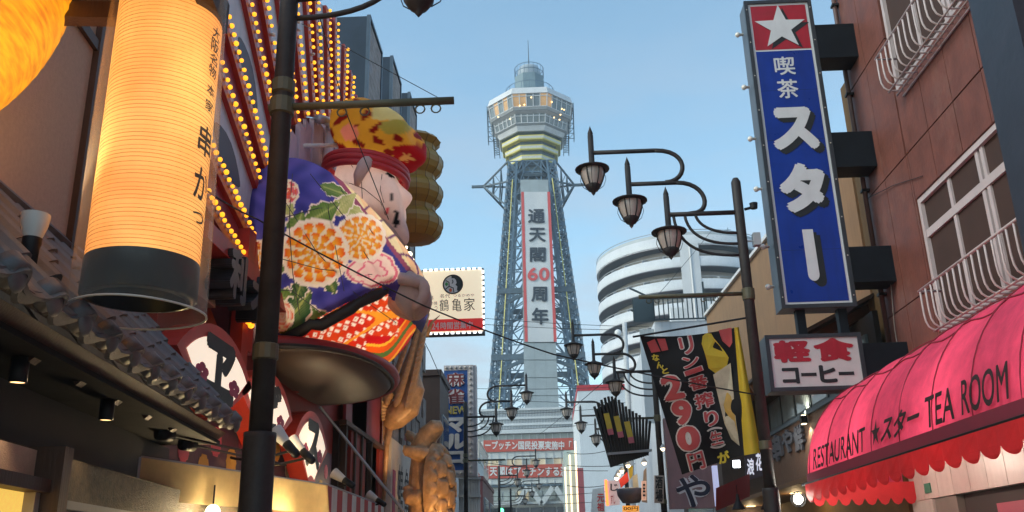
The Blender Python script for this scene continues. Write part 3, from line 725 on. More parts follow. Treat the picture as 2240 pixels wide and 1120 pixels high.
# folded side valance at the far end
pts_end = []
for k in range(9):
    x = AX0 + .15 + k * .17
    g1 = G().prism([(x, AY1 - .25, AZ0 + .02), (x + .17, AY1 - .25, AZ0 + .02), (x + .17, AY1 - .25, AZ0 - .18), (x + .13, AY1 - .25, AZ0 - .25), (x + .085, AY1 - .25, AZ0 - .27), (x + .04, AY1 - .25, AZ0 - .25), (x, AY1 - .25, AZ0 - .18)], (0, .006, 0)); g1.build('scallop', VAL, aw)
# lettering that follows the cloth, read from far end to near end
AWT = mat('awning_ink', (.025, .01, .012), .7, .1)
def awtext(tx, ya, yb, t0, t1, bold, ital=0.0):
    g1 = G(); text(g1, tx, lambda u, v: awp(ya + (yb - ya) * u + ital * (v - .5), t0 + (t1 - t0) * v, .016), bold); return g1.build('lettering', AWT, canopy, fix=False)
awtext('RESTAURANT', 11.66, 9.70, .050, .165, .018)
awtext('★', 9.50, 9.24, .06, .18, .0)
awtext('スター', 9.18, 8.22, .06, .17, .035, -.10)
awtext('TEA', 8.10, 7.50, .052, .175, .018)
awtext('ROOM', 7.36, 6.58, .052, .18, .018)
# frame
G().tube([(AX0, AY0, AZ0), (AX0, AY1 - DOME * .5, AZ0)], .016, 6).build('frame_rail', BLACKM, aw)

# shop front under the awning
sf = thing('tea_room_shopfront', 'pale tiled tea room shopfront with pink window panel under red awning', 'shopfront', (XR, 8, 0))
TILE = mat('pale_tile', (.46, .42, .38), .35, .12, 5, .05, streak=.2)
y = 12.6
while y > 4.5:
    G().box(XR - .06, XR + .06, y - .44, y - .004, 2.28, 2.84).build('fascia_tile', TILE, sf); y -= .445
for i, zb in enumerate((.0, .6, 1.2, 1.74)): G().box(XR - .06, XR + .06, 11.95, 12.6, zb + .004, min(zb + .6, 2.276) - .002).build('fascia_tile', TILE, sf)
G().box(XR - .03, XR + .1, 11.3, 11.93, 0, 2.276).build('side_pier', mat('grey_pier', (.16, .14, .12), .6, .2), sf)
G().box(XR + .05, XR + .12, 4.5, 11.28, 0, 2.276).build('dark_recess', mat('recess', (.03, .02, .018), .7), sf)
G().box(XR + .0, XR + .045, 4.6, 10.4, 1.75, 2.12).build('pink_panel', mat('pink_panel', (.33, .045, .085), .4, .1), sf)
q = atx(2028, 1068, XR - .075); G().box(XR - .075, XR - .062, q.y - .09, q.y + .09, q.z - .06, q.z + .06).build('address_plate', mat('green_plate', (.02, .18, .12), .4), sf)
for y in (6.0, 8.0, 10.2, 11.6):     # strip lamps behind the valance
    L = thing('awning_lamp', 'slim white lamp tube fixed under the red awning', 'lamp', (XR - .5, y, 2.88), 'lamps under the red awning')
    G().box(XR - .56, XR - .44, y - .3, y + .3, 2.86, 2.92).build('housing', WHITEP, L)
    G().tube([(XR - .5, y - .28, 2.845), (XR - .5, y + .28, 2.845)], .014, 8).build('tube', mat('tube_glow', (1, 1, .95), .3, emit=(1, .93, .8), es=8), L)
    lamp_pt('awning_lamp_light', (AX0 + .55, y, 2.70), 26, (1, .86, .7), .1)

# ================================================================== lamp posts with three hanging lanterns
LGL = mat('lantern_glass', (.52, .46, .42), .25, .15, 6, spec=.6)
def lamp_post(x, y, s, label, rod=None):
    """s = -1: arms reach towards -x"""
    t = thing('lamp_post', label, 'street lamp', (x, y, 0), 'lantern lamp posts along the street')
    L = lambda a, z: V((x + s * a, y, z))
    G().tube([(x, y, 0), (x, y, .4), (x, y, .42), (x, y, 2.42), (x, y, 2.46), (x, y, 2.46)], [.13, .13, .105, .105, .105, .08], 14).build('pole_base', IRON, t, True)
    G().tube([(x, y, 2.46), (x, y, 6.72), (x, y, 6.78)], [.076, .068, .04], 14).build('pole', IRON, t, True)
    for z in (5.02, 3.0): G().lathe([(.07, z - .06), (.086, z - .05), (.086, z + .05), (.07, z + .06)], (x, y, 0), 14).build('collar', mat('collar_olive', (.09, .085, .05), .5, .3), t)
    r2 = lambda z: .045
    G().tube([L(.0, 6.26), L(1.01, 6.26)], .036, 8).build('arm', IRON, t, True)
    G().tube([L(1.53, 6.75), L(.85, 6.75)] + bez([L(.85, 6.75), L(.40, 6.75), L(.36, 6.26), L(.66, 6.27)], 12) + [L(.72, 6.26)], .034, 8).build('arm', IRON, t, True)
    G().tube([L(2.04, 7.27), L(1.12, 7.27)] + bez([L(1.12, 7.27), L(.60, 7.27), L(.66, 6.76), L(1.0, 6.76)], 12), .034, 8).build('arm', IRON, t, True)
    for a, zq in ((.93, 5.62), (.77, 5.79), (.62, 5.95)): G().tube(bez([L(a, 6.26), L(a - .02, zq + .1), L(a * .55, zq), L(.06, zq)], 12), .022, 8).build('brace', IRON, t, True)
    for a, z in ((1.01, 6.70), (1.53, 7.19), (2.04, 7.71)):
        c = L(a, 0); zh = z - .66
        g = G().lathe([(0, z), (.042, z - .13), (.03, z - .15), (.042, z - .16), (.042, zh + .06), (.075, zh + .03), (.12, zh + .015), (.25, zh - .035), (.25, zh - .05), (.19, zh - .05), (.18, zh - .06)], c, 18)
        g.lathe([(.105, zh - .29), (.118, zh - .31), (.07, zh - .38), (.03, zh - .40), (.03, zh - .42), (0, zh - .46)], c, 14)
        for k in range(6):
            an = k * math.pi / 3; cs, sn = math.cos(an), math.sin(an); g.tube([c + V((cs * r_, sn * r_, zq)) for r_, zq in ((.175, zh - .05), (.17, zh - .13), (.145, zh - .22), (.11, zh - .30))], .009, 5)
        for k in range(3):
            an = k * 2 * math.pi / 3 + .4; cs, sn = math.cos(an), math.sin(an); g.tube([c + V((cs * r_, sn * r_, zq)) for r_, zq in ((.19, zh - .05), (.215, zh - .17), (.17, zh - .28), (.1, zh - .34))], .005, 4)
        ln = g.build('lantern', IRON, t, True)
        G().lathe([(.165, zh - .05), (.165, zh - .12), (.14, zh - .21), (.104, zh - .30)], c, 12).build('glass', LGL, ln, True)
    if rod:
        z, a0, a1 = rod
        g = G().tube([L(a0, z), L(a1, z)], .03, 8)
        for a in (a1 * .99 - .12, a1 - .25, .45, .62):
            g.tube([L(a + .035 * math.cos(q), z - .06 + .035 * math.sin(q)) for q in [i * math.pi / 5 for i in range(11)]], .007, 4, False)
        g.build('banner_rod', mat('collar_olive', (.09, .085, .05)), t, True)
        G().lathe([(.07, z - .07), (.09, z - .06), (.09, z + .06), (.07, z + .07)], (x, y, 0), 14).build('rod_clamp', mat('collar_olive', (.09, .085, .05)), t)
    return t
lp_r = lamp_post(2.85, 12.0, -1, 'dark iron lamp post beside the blue star sign, three lanterns', (5.06, .08, 1.5))
lp_l = lamp_post(-1.87, 5.9, 1, 'thick dark lamp post in front of the giant seated figure', (aty(612, 235, 5.9).z, -.1, aty(993, 232, 5.9).x + 1.87))
for src, yy_, lab in ((lp_r, 23.1, 'dark iron lamp post rising behind the black beer banner'), (lp_r, 33.4, 'dark iron lamp post beside the red-topped white building'),
                      (lp_l, 29.8, 'dark iron lamp post in front of the blue mahjong sign'), (lp_l, 50.5, 'small distant lamp post in front of the lower slogan banner'), (lp_l, 66, 'farthest lamp post below the slogan banners')):
    c = copy_tree(src, (-.75 if src is lp_l else 0, yy_ - src.location.y, 0), lab)
    if yy_ > 30:
        for ch in list(c.children):
            if ch.name.startswith(('banner_rod', 'rod_clamp')): bpy.data.objects.remove(ch)
# camera and small box on the first right post
g = G().tube([(2.93, 12, 6.3), (3.06, 12, 6.33)], .02, 6); g.lathe([(0, 6.3), (.05, 6.3), (.06, 6.38), (0, 6.40)], (3.06, 11.98, 0), 10)
g.build('floodlight', BLACKM, label='small black floodlight clamped near the lamp post top', cat='light')
g = G().box(3.0, 3.1, 11.95, 12.06, 5.75, 5.93).bar((2.92, 12, 5.82), (3.0, 12, 5.82), .02); g.build('junction_box', GREYP, label='small grey junction box on the lamp post beside blue sign', cat='box')
# clamp lamp on the thick left post
def spot_fixture(name, base, head, tip, label, r=.07, glow=BULBW, group=None):
    base, head, tip = V(base), V(head), V(tip); d = (tip - head).normalized()
    t = thing(name, label, 'spotlight', base, group)
    G().tube([head - d * .18, head - d * .16, head], [.03, .042, .045], 10).build('body', BLACKM, t, True)
    G().tube([head, head + d * .05, tip - d * .015, tip], [.045, .055, r * .97, r], 14, False).build('reflector', mat('reflector_white', (.62, .6, .56), .4, .1), t, True)
    G().tube([tip - d * .02, tip - d * .006], [r * .93, r * .93], 14).build('lens', glow, t)
    G().tube(bez([base, base.lerp(head - d * .1, .3) + V((0, 0, -.08)), head - d * .1], 8), .014, 6).build('bracket', BLACKM, t)
    return t
# ================================================================== tiled-roof restaurant at the near left
E0, E1 = V((-2.27, 3.53, 2.8)), V((-2.73, 7.86, 2.8))
ed = (E1 - E0).normalized(); en = V((-ed.y, ed.x, 0)).normalized()       # along the eave; inward (towards the wall)
if en.x > 0: en = -en
SL = R(47); up_s = (en * math.cos(SL) + V((0, 0, math.sin(SL)))); rn = (V((0, 0, math.cos(SL))) - en * math.sin(SL))
RL = 1.55                                                                # roof length up the slope
def rp_(s, u, h=0.0): return E0 + ed * s + up_s * u + rn * h             # point on the roof: along, up, above
LEN = (E1 - E0).length
rst = thing('tiled_roof_restaurant', 'restaurant front with grey tiled roof, beige plaster and dark timber', 'building', (-3.2, 5.5, 0))
RT = mat('roof_tile', (.12, .115, .12), .5, .35, 5, .2, spots=(.22, .19, .17, .5))
WOODD = mat('dark_timber', (.042, .022, .015), .6, .35, 3, .2, aniso=(6, 6, .6))
WOODB = mat('brown_timber', (.065, .03, .018), .55, .3, 3, .2, aniso=(6, 6, .6))
PLA = mat('beige_plaster', (.50, .36, .27), .85, .10, 30, .25)
# tiles: shallow troughs with a roll on one side; one mesh shared by all
PITCH = .385
def tile_mesh():
    g = G(); n = 14; L = .36
    def prof(t):        # height over the width of one tile
        if t < .62: return -.028 * math.sin(math.pi * t / .62)
        return .062 * math.sin(math.pi * (t - .62) / .38)
    for th in (0, -.022):
        pass
    up = lambda u, v: V((PITCH * (u - .5) * 1.03, L * (v - .5), prof(u) + .012 + .026 * (1 - v)))
    lo = lambda u, v: up(u, v) - V((0, 0, .024))
    g.grid(up, n, 2); g.grid(lo, n, 2)
    i1 = (n + 1) * 3
    for a in range(n): g.f.append((a, a + 1, i1 + a + 1, i1 + a)); g.f.append((2 * (n + 1) + a + 1, 2 * (n + 1) + a, i1 + 2 * (n + 1) + a, i1 + 2 * (n + 1) + a + 1))
    me = g.mesh('roof_tile', smooth=False); me.materials.append(RT); return me
tm = tile_mesh()
rotm = Matrix((ed, up_s, rn)).transposed(); tile_rot = rotm.to_euler()
roof = G().prism([rp_(-1.2, .04, -.06), rp_(LEN + .1, .04, -.06), rp_(LEN + .1, RL, -.06), rp_(-1.2, RL, -.06)], rn * .03).build('roof', WOODD, rst)
ncol_ = int((LEN + 1.2) / PITCH) + 1; first = (3.99 - 3.53) / abs(ed.y) - PITCH * .81
cols = [first + PITCH * k for k in range(-4, 11)]
for c in cols:
    for r_ in range(5):
        o = inst('roof_tile', tm, roof, rp_(c + .5 * PITCH + random.uniform(-.006, .006), .17 + r_ * .29 + random.uniform(-.012, .012), random.uniform(-.003, .006)), tile_rot)
    # round end cap with its hanging apron
for c in cols:
    q = c + PITCH * .81
    cap = G(); ctr = rp_(q, -.0, .035)
    cap.grid(lambda u, v: ctr + ed * (.075 * math.cos(2 * math.pi * u) * math.sin(math.pi * v * .5)) + V((0, 0, 1)) * (.075 * math.sin(2 * math.pi * u) * math.sin(math.pi * v * .5)) - en * (.035 * math.cos(math.pi * v * .5) + .0), 14, 5, True)
    cap.tube([ctr, ctr + up_s * .09], .075, 14)
    cap.build('round_end_tile', RT, roof, True)
    ap_ = []
    for k in range(9): t = k / 8; ap_.append(rp_(c + PITCH * (.02 + .64 * t), .0, .03 - .075 * math.sin(math.pi * t) - .01))
    for k in range(9): t = 1 - k / 8; ap_.append(rp_(c + PITCH * (.02 + .64 * t), .0, .03 - .03 * math.sin(math.pi * t)) + V((0, 0, .03)))
    G().prism(ap_, en * .03).build('eave_tile_apron', RT, roof)
G().prism([rp_(-1.2, RL - .02, 0), rp_(LEN + .1, RL - .02, 0), rp_(LEN + .1, RL - .02, .10), rp_(-1.2, RL - .02, .10)], up_s * .14).build('ridge_board', RT, roof)
G().prism([rp_(-1.2, .02, -.19), rp_(LEN + .05, .02, -.19), rp_(LEN + .05, .02, -.085), rp_(-1.2, .02, -.085)], en * .05).build('fascia_board', WOODB, rst)
s = -.9
while s < LEN:
    G().bar(rp_(s, .05, -.23), rp_(s, RL - .05, -.14), .085, .14, rn).build('rafter', WOODB, rst); s += .62
wl_ = (atz(30, 968, 2.28) - E0).dot(en)
# soffit box with downlights and the recessed entrance
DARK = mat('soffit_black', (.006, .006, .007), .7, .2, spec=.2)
q = lambda s, u, z: V((E0.x, E0.y, 0)) + ed * s + en * u + V((0, 0, z))
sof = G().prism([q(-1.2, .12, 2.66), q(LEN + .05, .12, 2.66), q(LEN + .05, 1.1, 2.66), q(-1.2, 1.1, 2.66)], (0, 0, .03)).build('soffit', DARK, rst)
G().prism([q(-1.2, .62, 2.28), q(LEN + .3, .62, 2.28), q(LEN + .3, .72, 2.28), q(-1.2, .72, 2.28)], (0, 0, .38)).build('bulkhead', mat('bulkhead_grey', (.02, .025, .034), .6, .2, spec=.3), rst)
G().prism([q(-1.2, .72, 2.28), q(LEN + .8, .72, 2.28), q(LEN + .8, wl_ + .1, 2.28), q(-1.2, wl_ + .1, 2.28)], (0, 0, .03)).build('porch_ceiling', mat('porch_ceiling', (.16, .10, .045), .6, .1), rst)
for px, py, lab in ((38, 838, 'black downlight glowing warm over the door post under the eave'), (231, 920, 'black downlight glowing warm near the unlit rod spotlights')):
    c = atz(px, py, 2.53); d = thing('downlight', lab, 'light', c, 'downlights under the eave')
    G().lathe([(.04, 0), (.044, .0), (.044, .13), (0, .13)], c, 16).build('housing', BLACKM, d, True)
    G().lathe([(0, .006), (.039, .006)], c, 16).build('lens', mat('downlight_lens', (1, .75, .45), .4, emit=(1, .6, .25), es=3), d)
    lamp_spot('downlight_beam', c - V((0, 0, .02)), c - V((0, 0, 2)), 9, (1, .7, .4), 90, .04)
# entrance wall, door frame with lit lattice window, stone-like porch wall
_pt = atz(30, 968, 2.28); wl = (_pt - E0).dot(en)
def s_at(px, u, z):
    return min((abs(proj(q(k * .02, u, z))[0] - px), k * .02) for k in range(-60, 400) if q(k * .02, u, z).y > 1)[1]
sD = s_at(64, wl, 1.95)
G().prism([q(-1.2, wl, 0), q(LEN + 2.5, wl, 0), q(LEN + 2.5, wl + .1, 0), q(-1.2, wl + .1, 0)], (0, 0, 2.28)).build('porch_wall', mat('porch_stone', (.05, .036, .02), .75, .7, 18, .6, spots=(.02, .015, .01, .8)), rst)
G().prism([q(sD + .02, wl - .03, 1.98), q(LEN + 2.5, wl - .03, 1.98), q(LEN + 2.5, wl - .002, 1.98), q(sD + .02, wl - .002, 1.98)], (0, 0, .05)).build('picture_rail', mat('rail_dull', (.14, .14, .15), .6), rst)
dr = G().prism([q(sD - .12, wl - .2, 0), q(sD, wl - .2, 0), q(sD, wl, 0), q(sD - .12, wl, 0)], (0, 0, 2.28)).build('door_post', mat('door_timber', (.075, .034, .02), .55, .3, 3, .2, aniso=(6, 6, .6)), rst)
G().prism([q(-1, wl - .15, 2.03), q(sD - .12, wl - .15, 2.03), q(sD - .12, wl - .01, 2.03), q(-1, wl - .01, 2.03)], (0, 0, .07)).build('door_lintel', WOODB, rst)
G().prism([q(-1, wl - .05, 2.10), q(sD - .12, wl - .05, 2.10), q(sD - .12, wl - .01, 2.10), q(-1, wl - .01, 2.10)], (0, 0, .16)).build('plaster_strip', PLA, rst)
G().prism([q(-1, wl - .04, .6), q(sD - .18, wl - .04, .6), q(sD - .18, wl - .01, .6), q(-1, wl - .01, .6)], (0, 0, 1.43)).build('lattice_window', mat('lattice_lit', (.6, .4, .1), .5, .25, 40, emit=(1, .62, .12), es=.8), rst)
G().prism([q(sD - .18, wl - .1, .5), q(sD - .121, wl - .1, .5), q(sD - .121, wl - .01, .5), q(sD - .18, wl - .01, .5)], (0, 0, 1.53)).build('window_jamb', mat('pale_jamb', (.4, .33, .27), .6), rst)
# upper storey: beige plaster with timber posts, set-back dark boarding
U0 = RL * math.cos(SL) - .03; UZ = 2.8 + RL * math.sin(SL) - .05
SE = (7.05 - 3.53) / abs(ed.y) * .80
sA = None
best = 1e9
for k in range(0, 600):                                  # where the plaster ends: found along the wall line
    s_ = k * .01; pp = q(s_, U0, 4.2); px_, py_ = proj(pp)
    if abs(px_ - 150) < best and 300 < py_ < 620: best = abs(px_ - 150); sA = s_
WT = 7.2
G().prism([q(-1.2, U0, UZ), q(sA, U0, UZ), q(sA, U0 + .12, UZ), q(-1.2, U0 + .12, UZ)], (0, 0, WT - UZ)).build('plaster_wall', PLA, rst)
post = G().prism([q(sA, U0 - .05, UZ), q(sA + .12, U0 - .05, UZ), q(sA + .12, U0 + .12, UZ), q(sA, U0 + .12, UZ)], (0, 0, WT - UZ)).build('timber_post', WOODB, rst)
zc = None
for k in range(200):
    z_ = 3.9 + k * .01
    if proj(q(sA, U0, z_))[1] < 112: zc = z_; break
zc = zc or 5.0
G().prism([q(-1.2, U0 - .04, zc), q(sA - .002, U0 - .04, zc), q(sA - .002, U0 - .004, zc), q(-1.2, U0 - .004, zc)], (0, 0, .09)).build('timber_rail', WOODB, rst)
s = sA + .12; k = 0
while s < LEN + .45:
    G().prism([q(s, U0 + .25 + .004 * (k % 2), UZ - .5), q(s + .165, U0 + .25 + .004 * (k % 2), UZ - .5), q(s + .165, U0 + .3, UZ - .5), q(s, U0 + .3, UZ - .5)], (0, 0, WT - UZ + .5)).build('wall_board', WOODD, rst); s += .17; k += 1
# wooden eave structure carrying the lanterns, at the top of the picture
zE = aty(380, 45, 4.5).z
ev = thing('timber_eave', 'dark timber eave frame holding the paper lanterns', 'eave', (-2.6, 4.8, zE))
G().prism([q(-.6, -.55, zE + .12), q(1.05, -.55, zE + .12), q(1.05, U0, zE + .12), q(-.6, U0, zE + .12)], (0, 0, .06)).build('eave_board', WOODD, ev)
G().prism([q(-.6, -.55, zE - .02), q(1.05, -.55, zE - .02), q(1.05, -.45, zE - .02), q(-.6, -.45, zE - .02)], (0, 0, .138)).build('eave_beam', WOODD, ev)
for s in (-.4, .5, .94): G().prism([q(s, -.45, zE + .01), q(s + .1, -.45, zE + .01), q(s + .1, U0, zE + .01), q(s, U0, zE + .01)], (0, 0, .108)).build('cross_beam', WOODB, ev)

# ------------------------------------------------------------------ tall paper lantern in a plastic sleeve
LY = 4.5
lb = aty(305, 610, LY); lc = V((aty(345, 300, LY).x, LY, 0)); LR = .288
zb = aty(318, 578, LY).z; zt = zE + .25
pl = thing('paper_lantern', 'tall glowing orange cylinder lantern inside a clear plastic sleeve', 'lantern', (lc.x, LY, zb - .25))
LP = mat('lantern_paper', (.8, .5, .2), .7, .1, 3, emit=(1, .40, .06), es=.95, aniso=(1, 1, .5))
n_ = LP.node_tree.nodes; l_ = LP.node_tree.links
tc_ = n_.new('ShaderNodeTexCoord'); nz_ = n_.new('ShaderNodeTexNoise'); nz_.inputs['Scale'].default_value = 2.2; nz_.inputs['Detail'].default_value = 4
cr_ = n_.new('ShaderNodeValToRGB'); cr_.color_ramp.elements[0].position = .33; cr_.color_ramp.elements[0].color = (1, .29, .037, 1); cr_.color_ramp.elements[1].position = .66; cr_.color_ramp.elements[1].color = (1, .54, .13, 1)
l_.new(tc_.outputs['Object'], nz_.inputs['Vector']); l_.new(nz_.outputs['Fac'], cr_.inputs[0]); l_.new(cr_.outputs[0], n_['Principled BSDF'].inputs['Emission Color'])
prof = []; nr = 74
for k in range(nr * 2 + 1):
    z = zb + (zt - zb) * k / (nr * 2); prof.append((LR + (.0025 if k % 2 else -.0035), z))
G().lathe(prof, lc, 40).build('paper', LP, pl, True)
hoop = G(); RIBM = mat('lantern_rib', (.5, .24, .07), .7, emit=(1, .33, .05), es=.45)
for k in range(0, nr + 1): z = zb + (zt - zb) * k / nr + random.uniform(-.004, .004); hoop.lathe([(LR - .0022, z - .002), (LR + .0012, z), (LR - .0022, z + .002)], lc, 36)
hoop.build('rib_hoops', RIBM, pl, True, kind='stuff')
G().lathe([(LR + .004, zb + .002), (LR + .006, zb - .19), (LR - .05, zb - .2), (LR - .05, zb - .1), (0, zb - .1)], lc, 40).build('base_band', mat('lantern_black', (.012, .016, .022), .32, .3, 3, .5, bscale=4, spec=.35), pl, True)
SLV = sheer('clear_sleeve', (.9, .84, .76), .14, .13)
zs0 = zb - .27
def slv(u, v):
    a = 2 * math.pi * u; z = zs0 + (zt - zs0) * v; r = LR + .030 + .03 * (1 - v) + .012 * math.sin(3 * a + 4 * v) + .02 * (1 - v) * math.cos(a - 2.6); return lc + V((r * math.cos(a), r * math.sin(a), z))
G().grid(slv, 40, 14, True).build('plastic_sleeve', SLV, pl, True, fix=False)
G().tube([slv(u / 40, 0) for u in range(41)], .006, 5, False).build('sleeve_hem', mat('hem_clear', (.55, .52, .48), .3), pl, True)
def ltext(ch, ang, z0, z1, w_):
    g1 = G(); text(g1, ch, lambda u, v: lc + V(((LR + .006) * math.cos(ang + (u - .5) * w_), (LR + .006) * math.sin(ang + (u - .5) * w_), z0 + (z1 - z0) * v)), .02); g1.build('calligraphy', mat('brush_ink', (.03, .015, .01), .7), pl, fix=False)
aC = math.atan2(-lc.y, -lc.x)      # direction from the lantern to the viewer
for ch, p0, p1, w_ in (('大', 70, 95, .28), ('阪', 95, 125, .3), ('名', 128, 150, .3), ('物', 152, 178, .3), ('本', 195, 218, .3), ('家', 228, 252, .3), ('串', 285, 350, .5), ('か', 375, 445, .5), ('つ', 470, 495, .4)):
    ltext(ch, aC + 1.02, aty(420, p1, LY).z, aty(420, p0, LY).z, w_)
lamp_pt('lantern_glow', (lc.x + .55, LY - .35, 4.2), 6, (1, .55, .2), .25)
# ------------------------------------------------------------------ second, bulging lantern cut by the frame
c2 = aty(-368, -195, 3.9); R2 = 1.24
l2 = thing('bulging_lantern', 'big glowing yellow-orange bulging paper lantern under the eave', 'lantern', c2 - V((0, 0, R2)))
LP2 = mat('lantern_paper_yellow', (.45, .17, .02), .7, .12, 3, emit=(1, .34, .01), es=.95)
n_ = LP2.node_tree.nodes; l_ = LP2.node_tree.links
tc_ = n_.new('ShaderNodeTexCoord'); mp_ = n_.new('ShaderNodeMapping'); mp_.inputs['Scale'].default_value = (2.2, 2.2, 18); mp_.inputs['Rotation'].default_value = (0, .35, 0)
nz_ = n_.new('ShaderNodeTexNoise'); nz_.inputs['Scale'].default_value = 2.6; nz_.inputs['Detail'].default_value = 5
cr_ = n_.new('ShaderNodeValToRGB'); cr_.color_ramp.elements[0].position = .3; cr_.color_ramp.elements[0].color = (.42, .10, .004, 1); cr_.color_ramp.elements[1].position = .62; cr_.color_ramp.elements[1].color = (1, .40, .008, 1)
l_.new(tc_.outputs['Object'], mp_.inputs[0]); l_.new(mp_.outputs[0], nz_.inputs['Vector']); l_.new(nz_.outputs['Fac'], cr_.inputs[0]); l_.new(cr_.outputs[0], n_['Principled BSDF'].inputs['Emission Color'])
pr2 = [(R2 * math.sin(math.pi * k / 120) * (1 + .006 * (k % 2)), -R2 * 1.12 * math.cos(math.pi * k / 120)) for k in range(12, 109)]
G().lathe(pr2, c2, 64).build('paper', LP2, l2, True)
G().lathe([(R2 * .3, -R2 * 1.08), (R2 * .34, -R2 * 1.08), (R2 * .34, -R2 * 1.2), (R2 * .3, -R2 * 1.2)], c2, 32).build('base_ring', BLACKM, l2)
# floodlight standing on the tiles
fb = rp_(.62, .42, .07); hd = aty(68, 545, fb.y + .03); 
ft = thing('roof_floodlight', 'floodlight with white reflector standing on the grey roof tiles', 'spotlight', fb)
zz0, zz1 = aty(68, 600, fb.y).z, aty(66, 470, fb.y).z; hx = aty(68, 540, fb.y).x; K = (zz1 - zz0)
G().lathe([(0, zz0), (.036, zz0 + .005), (.04, zz0 + K * .45), (.046, zz0 + K * .5), (.046, zz0 + K * .6)], (hx, fb.y, 0), 18).build('body', BLACKM, ft, True)
G().lathe([(.042, zz0 + K * .6), (.062, zz0 + K * .8), (.068, zz1 - .01), (.068, zz1)], (hx, fb.y, 0), 24).build('reflector', mat('reflector_white', (.62, .6, .56), .4, .1), ft, True)
G().lathe([(0, zz1 - .006), (.065, zz1 - .006)], (hx, fb.y, 0), 24).build('lens', BULBW, ft)
G().tube([(hx, fb.y, zz0 + .03), (hx - .02, fb.y + .02, zz0 - .04), fb + V((-.05, .1, .02)), fb], .014, 6).build('bracket', BLACKM, ft, True)
G().tube(bez([(hx + .02, fb.y, zz0 + .02), (hx + .1, fb.y, zz0 - .1), (hx - .05, fb.y, zz0 - .14), fb], 8), .007, 5).build('cable', BLACKM, ft)
lamp_spot('roof_floodlight_beam', (hx, fb.y, zz1 + .01), (hx - .45, fb.y + .5, zz1 + 2), 45, (1, .72, .42), 110, .06)

# ================================================================== red sunburst facade with bulbs
XF = -3.5
sf_c = (14.7, 4.0)                     # centre of the rays (y, z) on the facade
fac = thing('sunburst_facade', 'red theatre-like facade with a sunburst of amber bulb rows', 'building', (XF - 1, 14, 0))
PAN = lambda y, z, o=0.0: V((XF + o, y, z))
def pol(a, r, o=0.0): return PAN(sf_c[0] + r * math.cos(R(a)), sf_c[1] + r * math.sin(R(a)), o)
RI, RO = 4.85, 7.2
angs = [168.5, 163.8, 155.4, 150.4, 142.9, 137.2, 130.5, 124.0, 116.9, 112.0, 105.2, 99.9, 93.2, 88.0, 82.6, 77.5]
outr = {116.9: 7.0, 112.0: 6.9, 105.2: 6.85, 99.9: 6.95, 93.2: 6.75, 88.0: 6.55, 82.6: 6.4, 77.5: 6.15}
rof = lambda a: outr.get(a, RO)
MAG = mat('magenta_panel', (.34, .035, .06), .4, .25, 2, streak=.15); WPN = mat('white_panel', (.60, .60, .66), .5, .12, 2, streak=.2)
for i in range(len(angs) - 1):
    a, b = angs[i], angs[i + 1]; r1 = min(rof(a), rof(b)) if i > 7 else RO
    G().prism([pol(a, RI), pol(b, RI), pol(b, r1), pol(a, r1)], (-.06, 0, 0)).build('ray_panel', WPN if i % 2 else MAG, fac)
G().prism([pol(a_, RI - .01, -.08) for a_ in range(180, 60, -6)] + [PAN(17.4, 0, -.08), PAN(8.0, 0, -.08), PAN(8.0, 5, -.08)], (-.4, 0, 0)).build('wall', mat('dark_red_wall', (.26, .024, .02), .6, .2, 2), fac)
G().box(-8, XF - .5, 8.05, 17.3, 0, 7.0).build('rear_block', mat('rear_grey', (.14, .12, .12), .8, .2, 1, streak=.3), fac)
FINR = mat('fin_red', (.36, .026, .018), .4, .25, 3, .05)
bme = G().ball((0, 0, 0), (.028, .028, .028), 10, 7).mesh('bulb', smooth=True); bme.materials.append(BULB)
dead = G().ball((0, 0, 0), .026, 8, 6).mesh('bulb', smooth=True); dead.materials.append(DKBULB)
sme = G().tube([(-.03, 0, 0), (.012, 0, 0)], .024, 8).mesh('socket'); sme.materials.append(CHROMEY)
for i, a in enumerate(angs):
    r1 = rof(a); pr = V((0, math.sin(R(a)), -math.cos(R(a))))        # sideways direction in the facade plane
    d = V((0, math.cos(R(a)), math.sin(R(a))))
    th = .045
    p0, p1 = pol(a, RI), pol(a, r1)
    fin = G().prism([p0 - pr * th, p0 + pr * th, p1 + pr * th, p1 - pr * th], (.06, 0, 0)).build('ray_fin', FINR, fac)
    strip = G().prism([p0 + pr * (th + .002), p0 + pr * (th + .09), p1 + pr * (th + .09), p1 + pr * (th + .002)], (.055, 0, 0)).build('bulb_strip', mat('strip_pink', (.45, .28, .30), .35, .2), fac)
    r = RI + .05
    while r < r1 - .04:
        c = pol(a, r, .095) + pr * (th + .03); inst('bulb', bme if random.random() > .04 else dead, fin, c + V((random.uniform(-.006, .006), random.uniform(-.008, .008), random.uniform(-.008, .008))), scl=(random.uniform(.82, 1.12),) * 3); inst('socket', sme, fin, c - V((.03, 0, 0)));  r += .112
# dark brush shapes painted on the white panels
for a, r0 in ((159.5, 5.9), (146.5, 6.1), (127, 6.2), (108.6, 6.0)):
    pts = [pol(a + 1.6 * math.sin(t) * (1 - .25 * math.cos(2 * t)), r0 + .5 * math.cos(t), .004) for t in [k * math.pi / 8 for k in range(16)]]
    G().prism(pts, (.004, 0, 0)).build('painted_mark', mat('mark_dark', (.05, .05, .09), .5), fac)
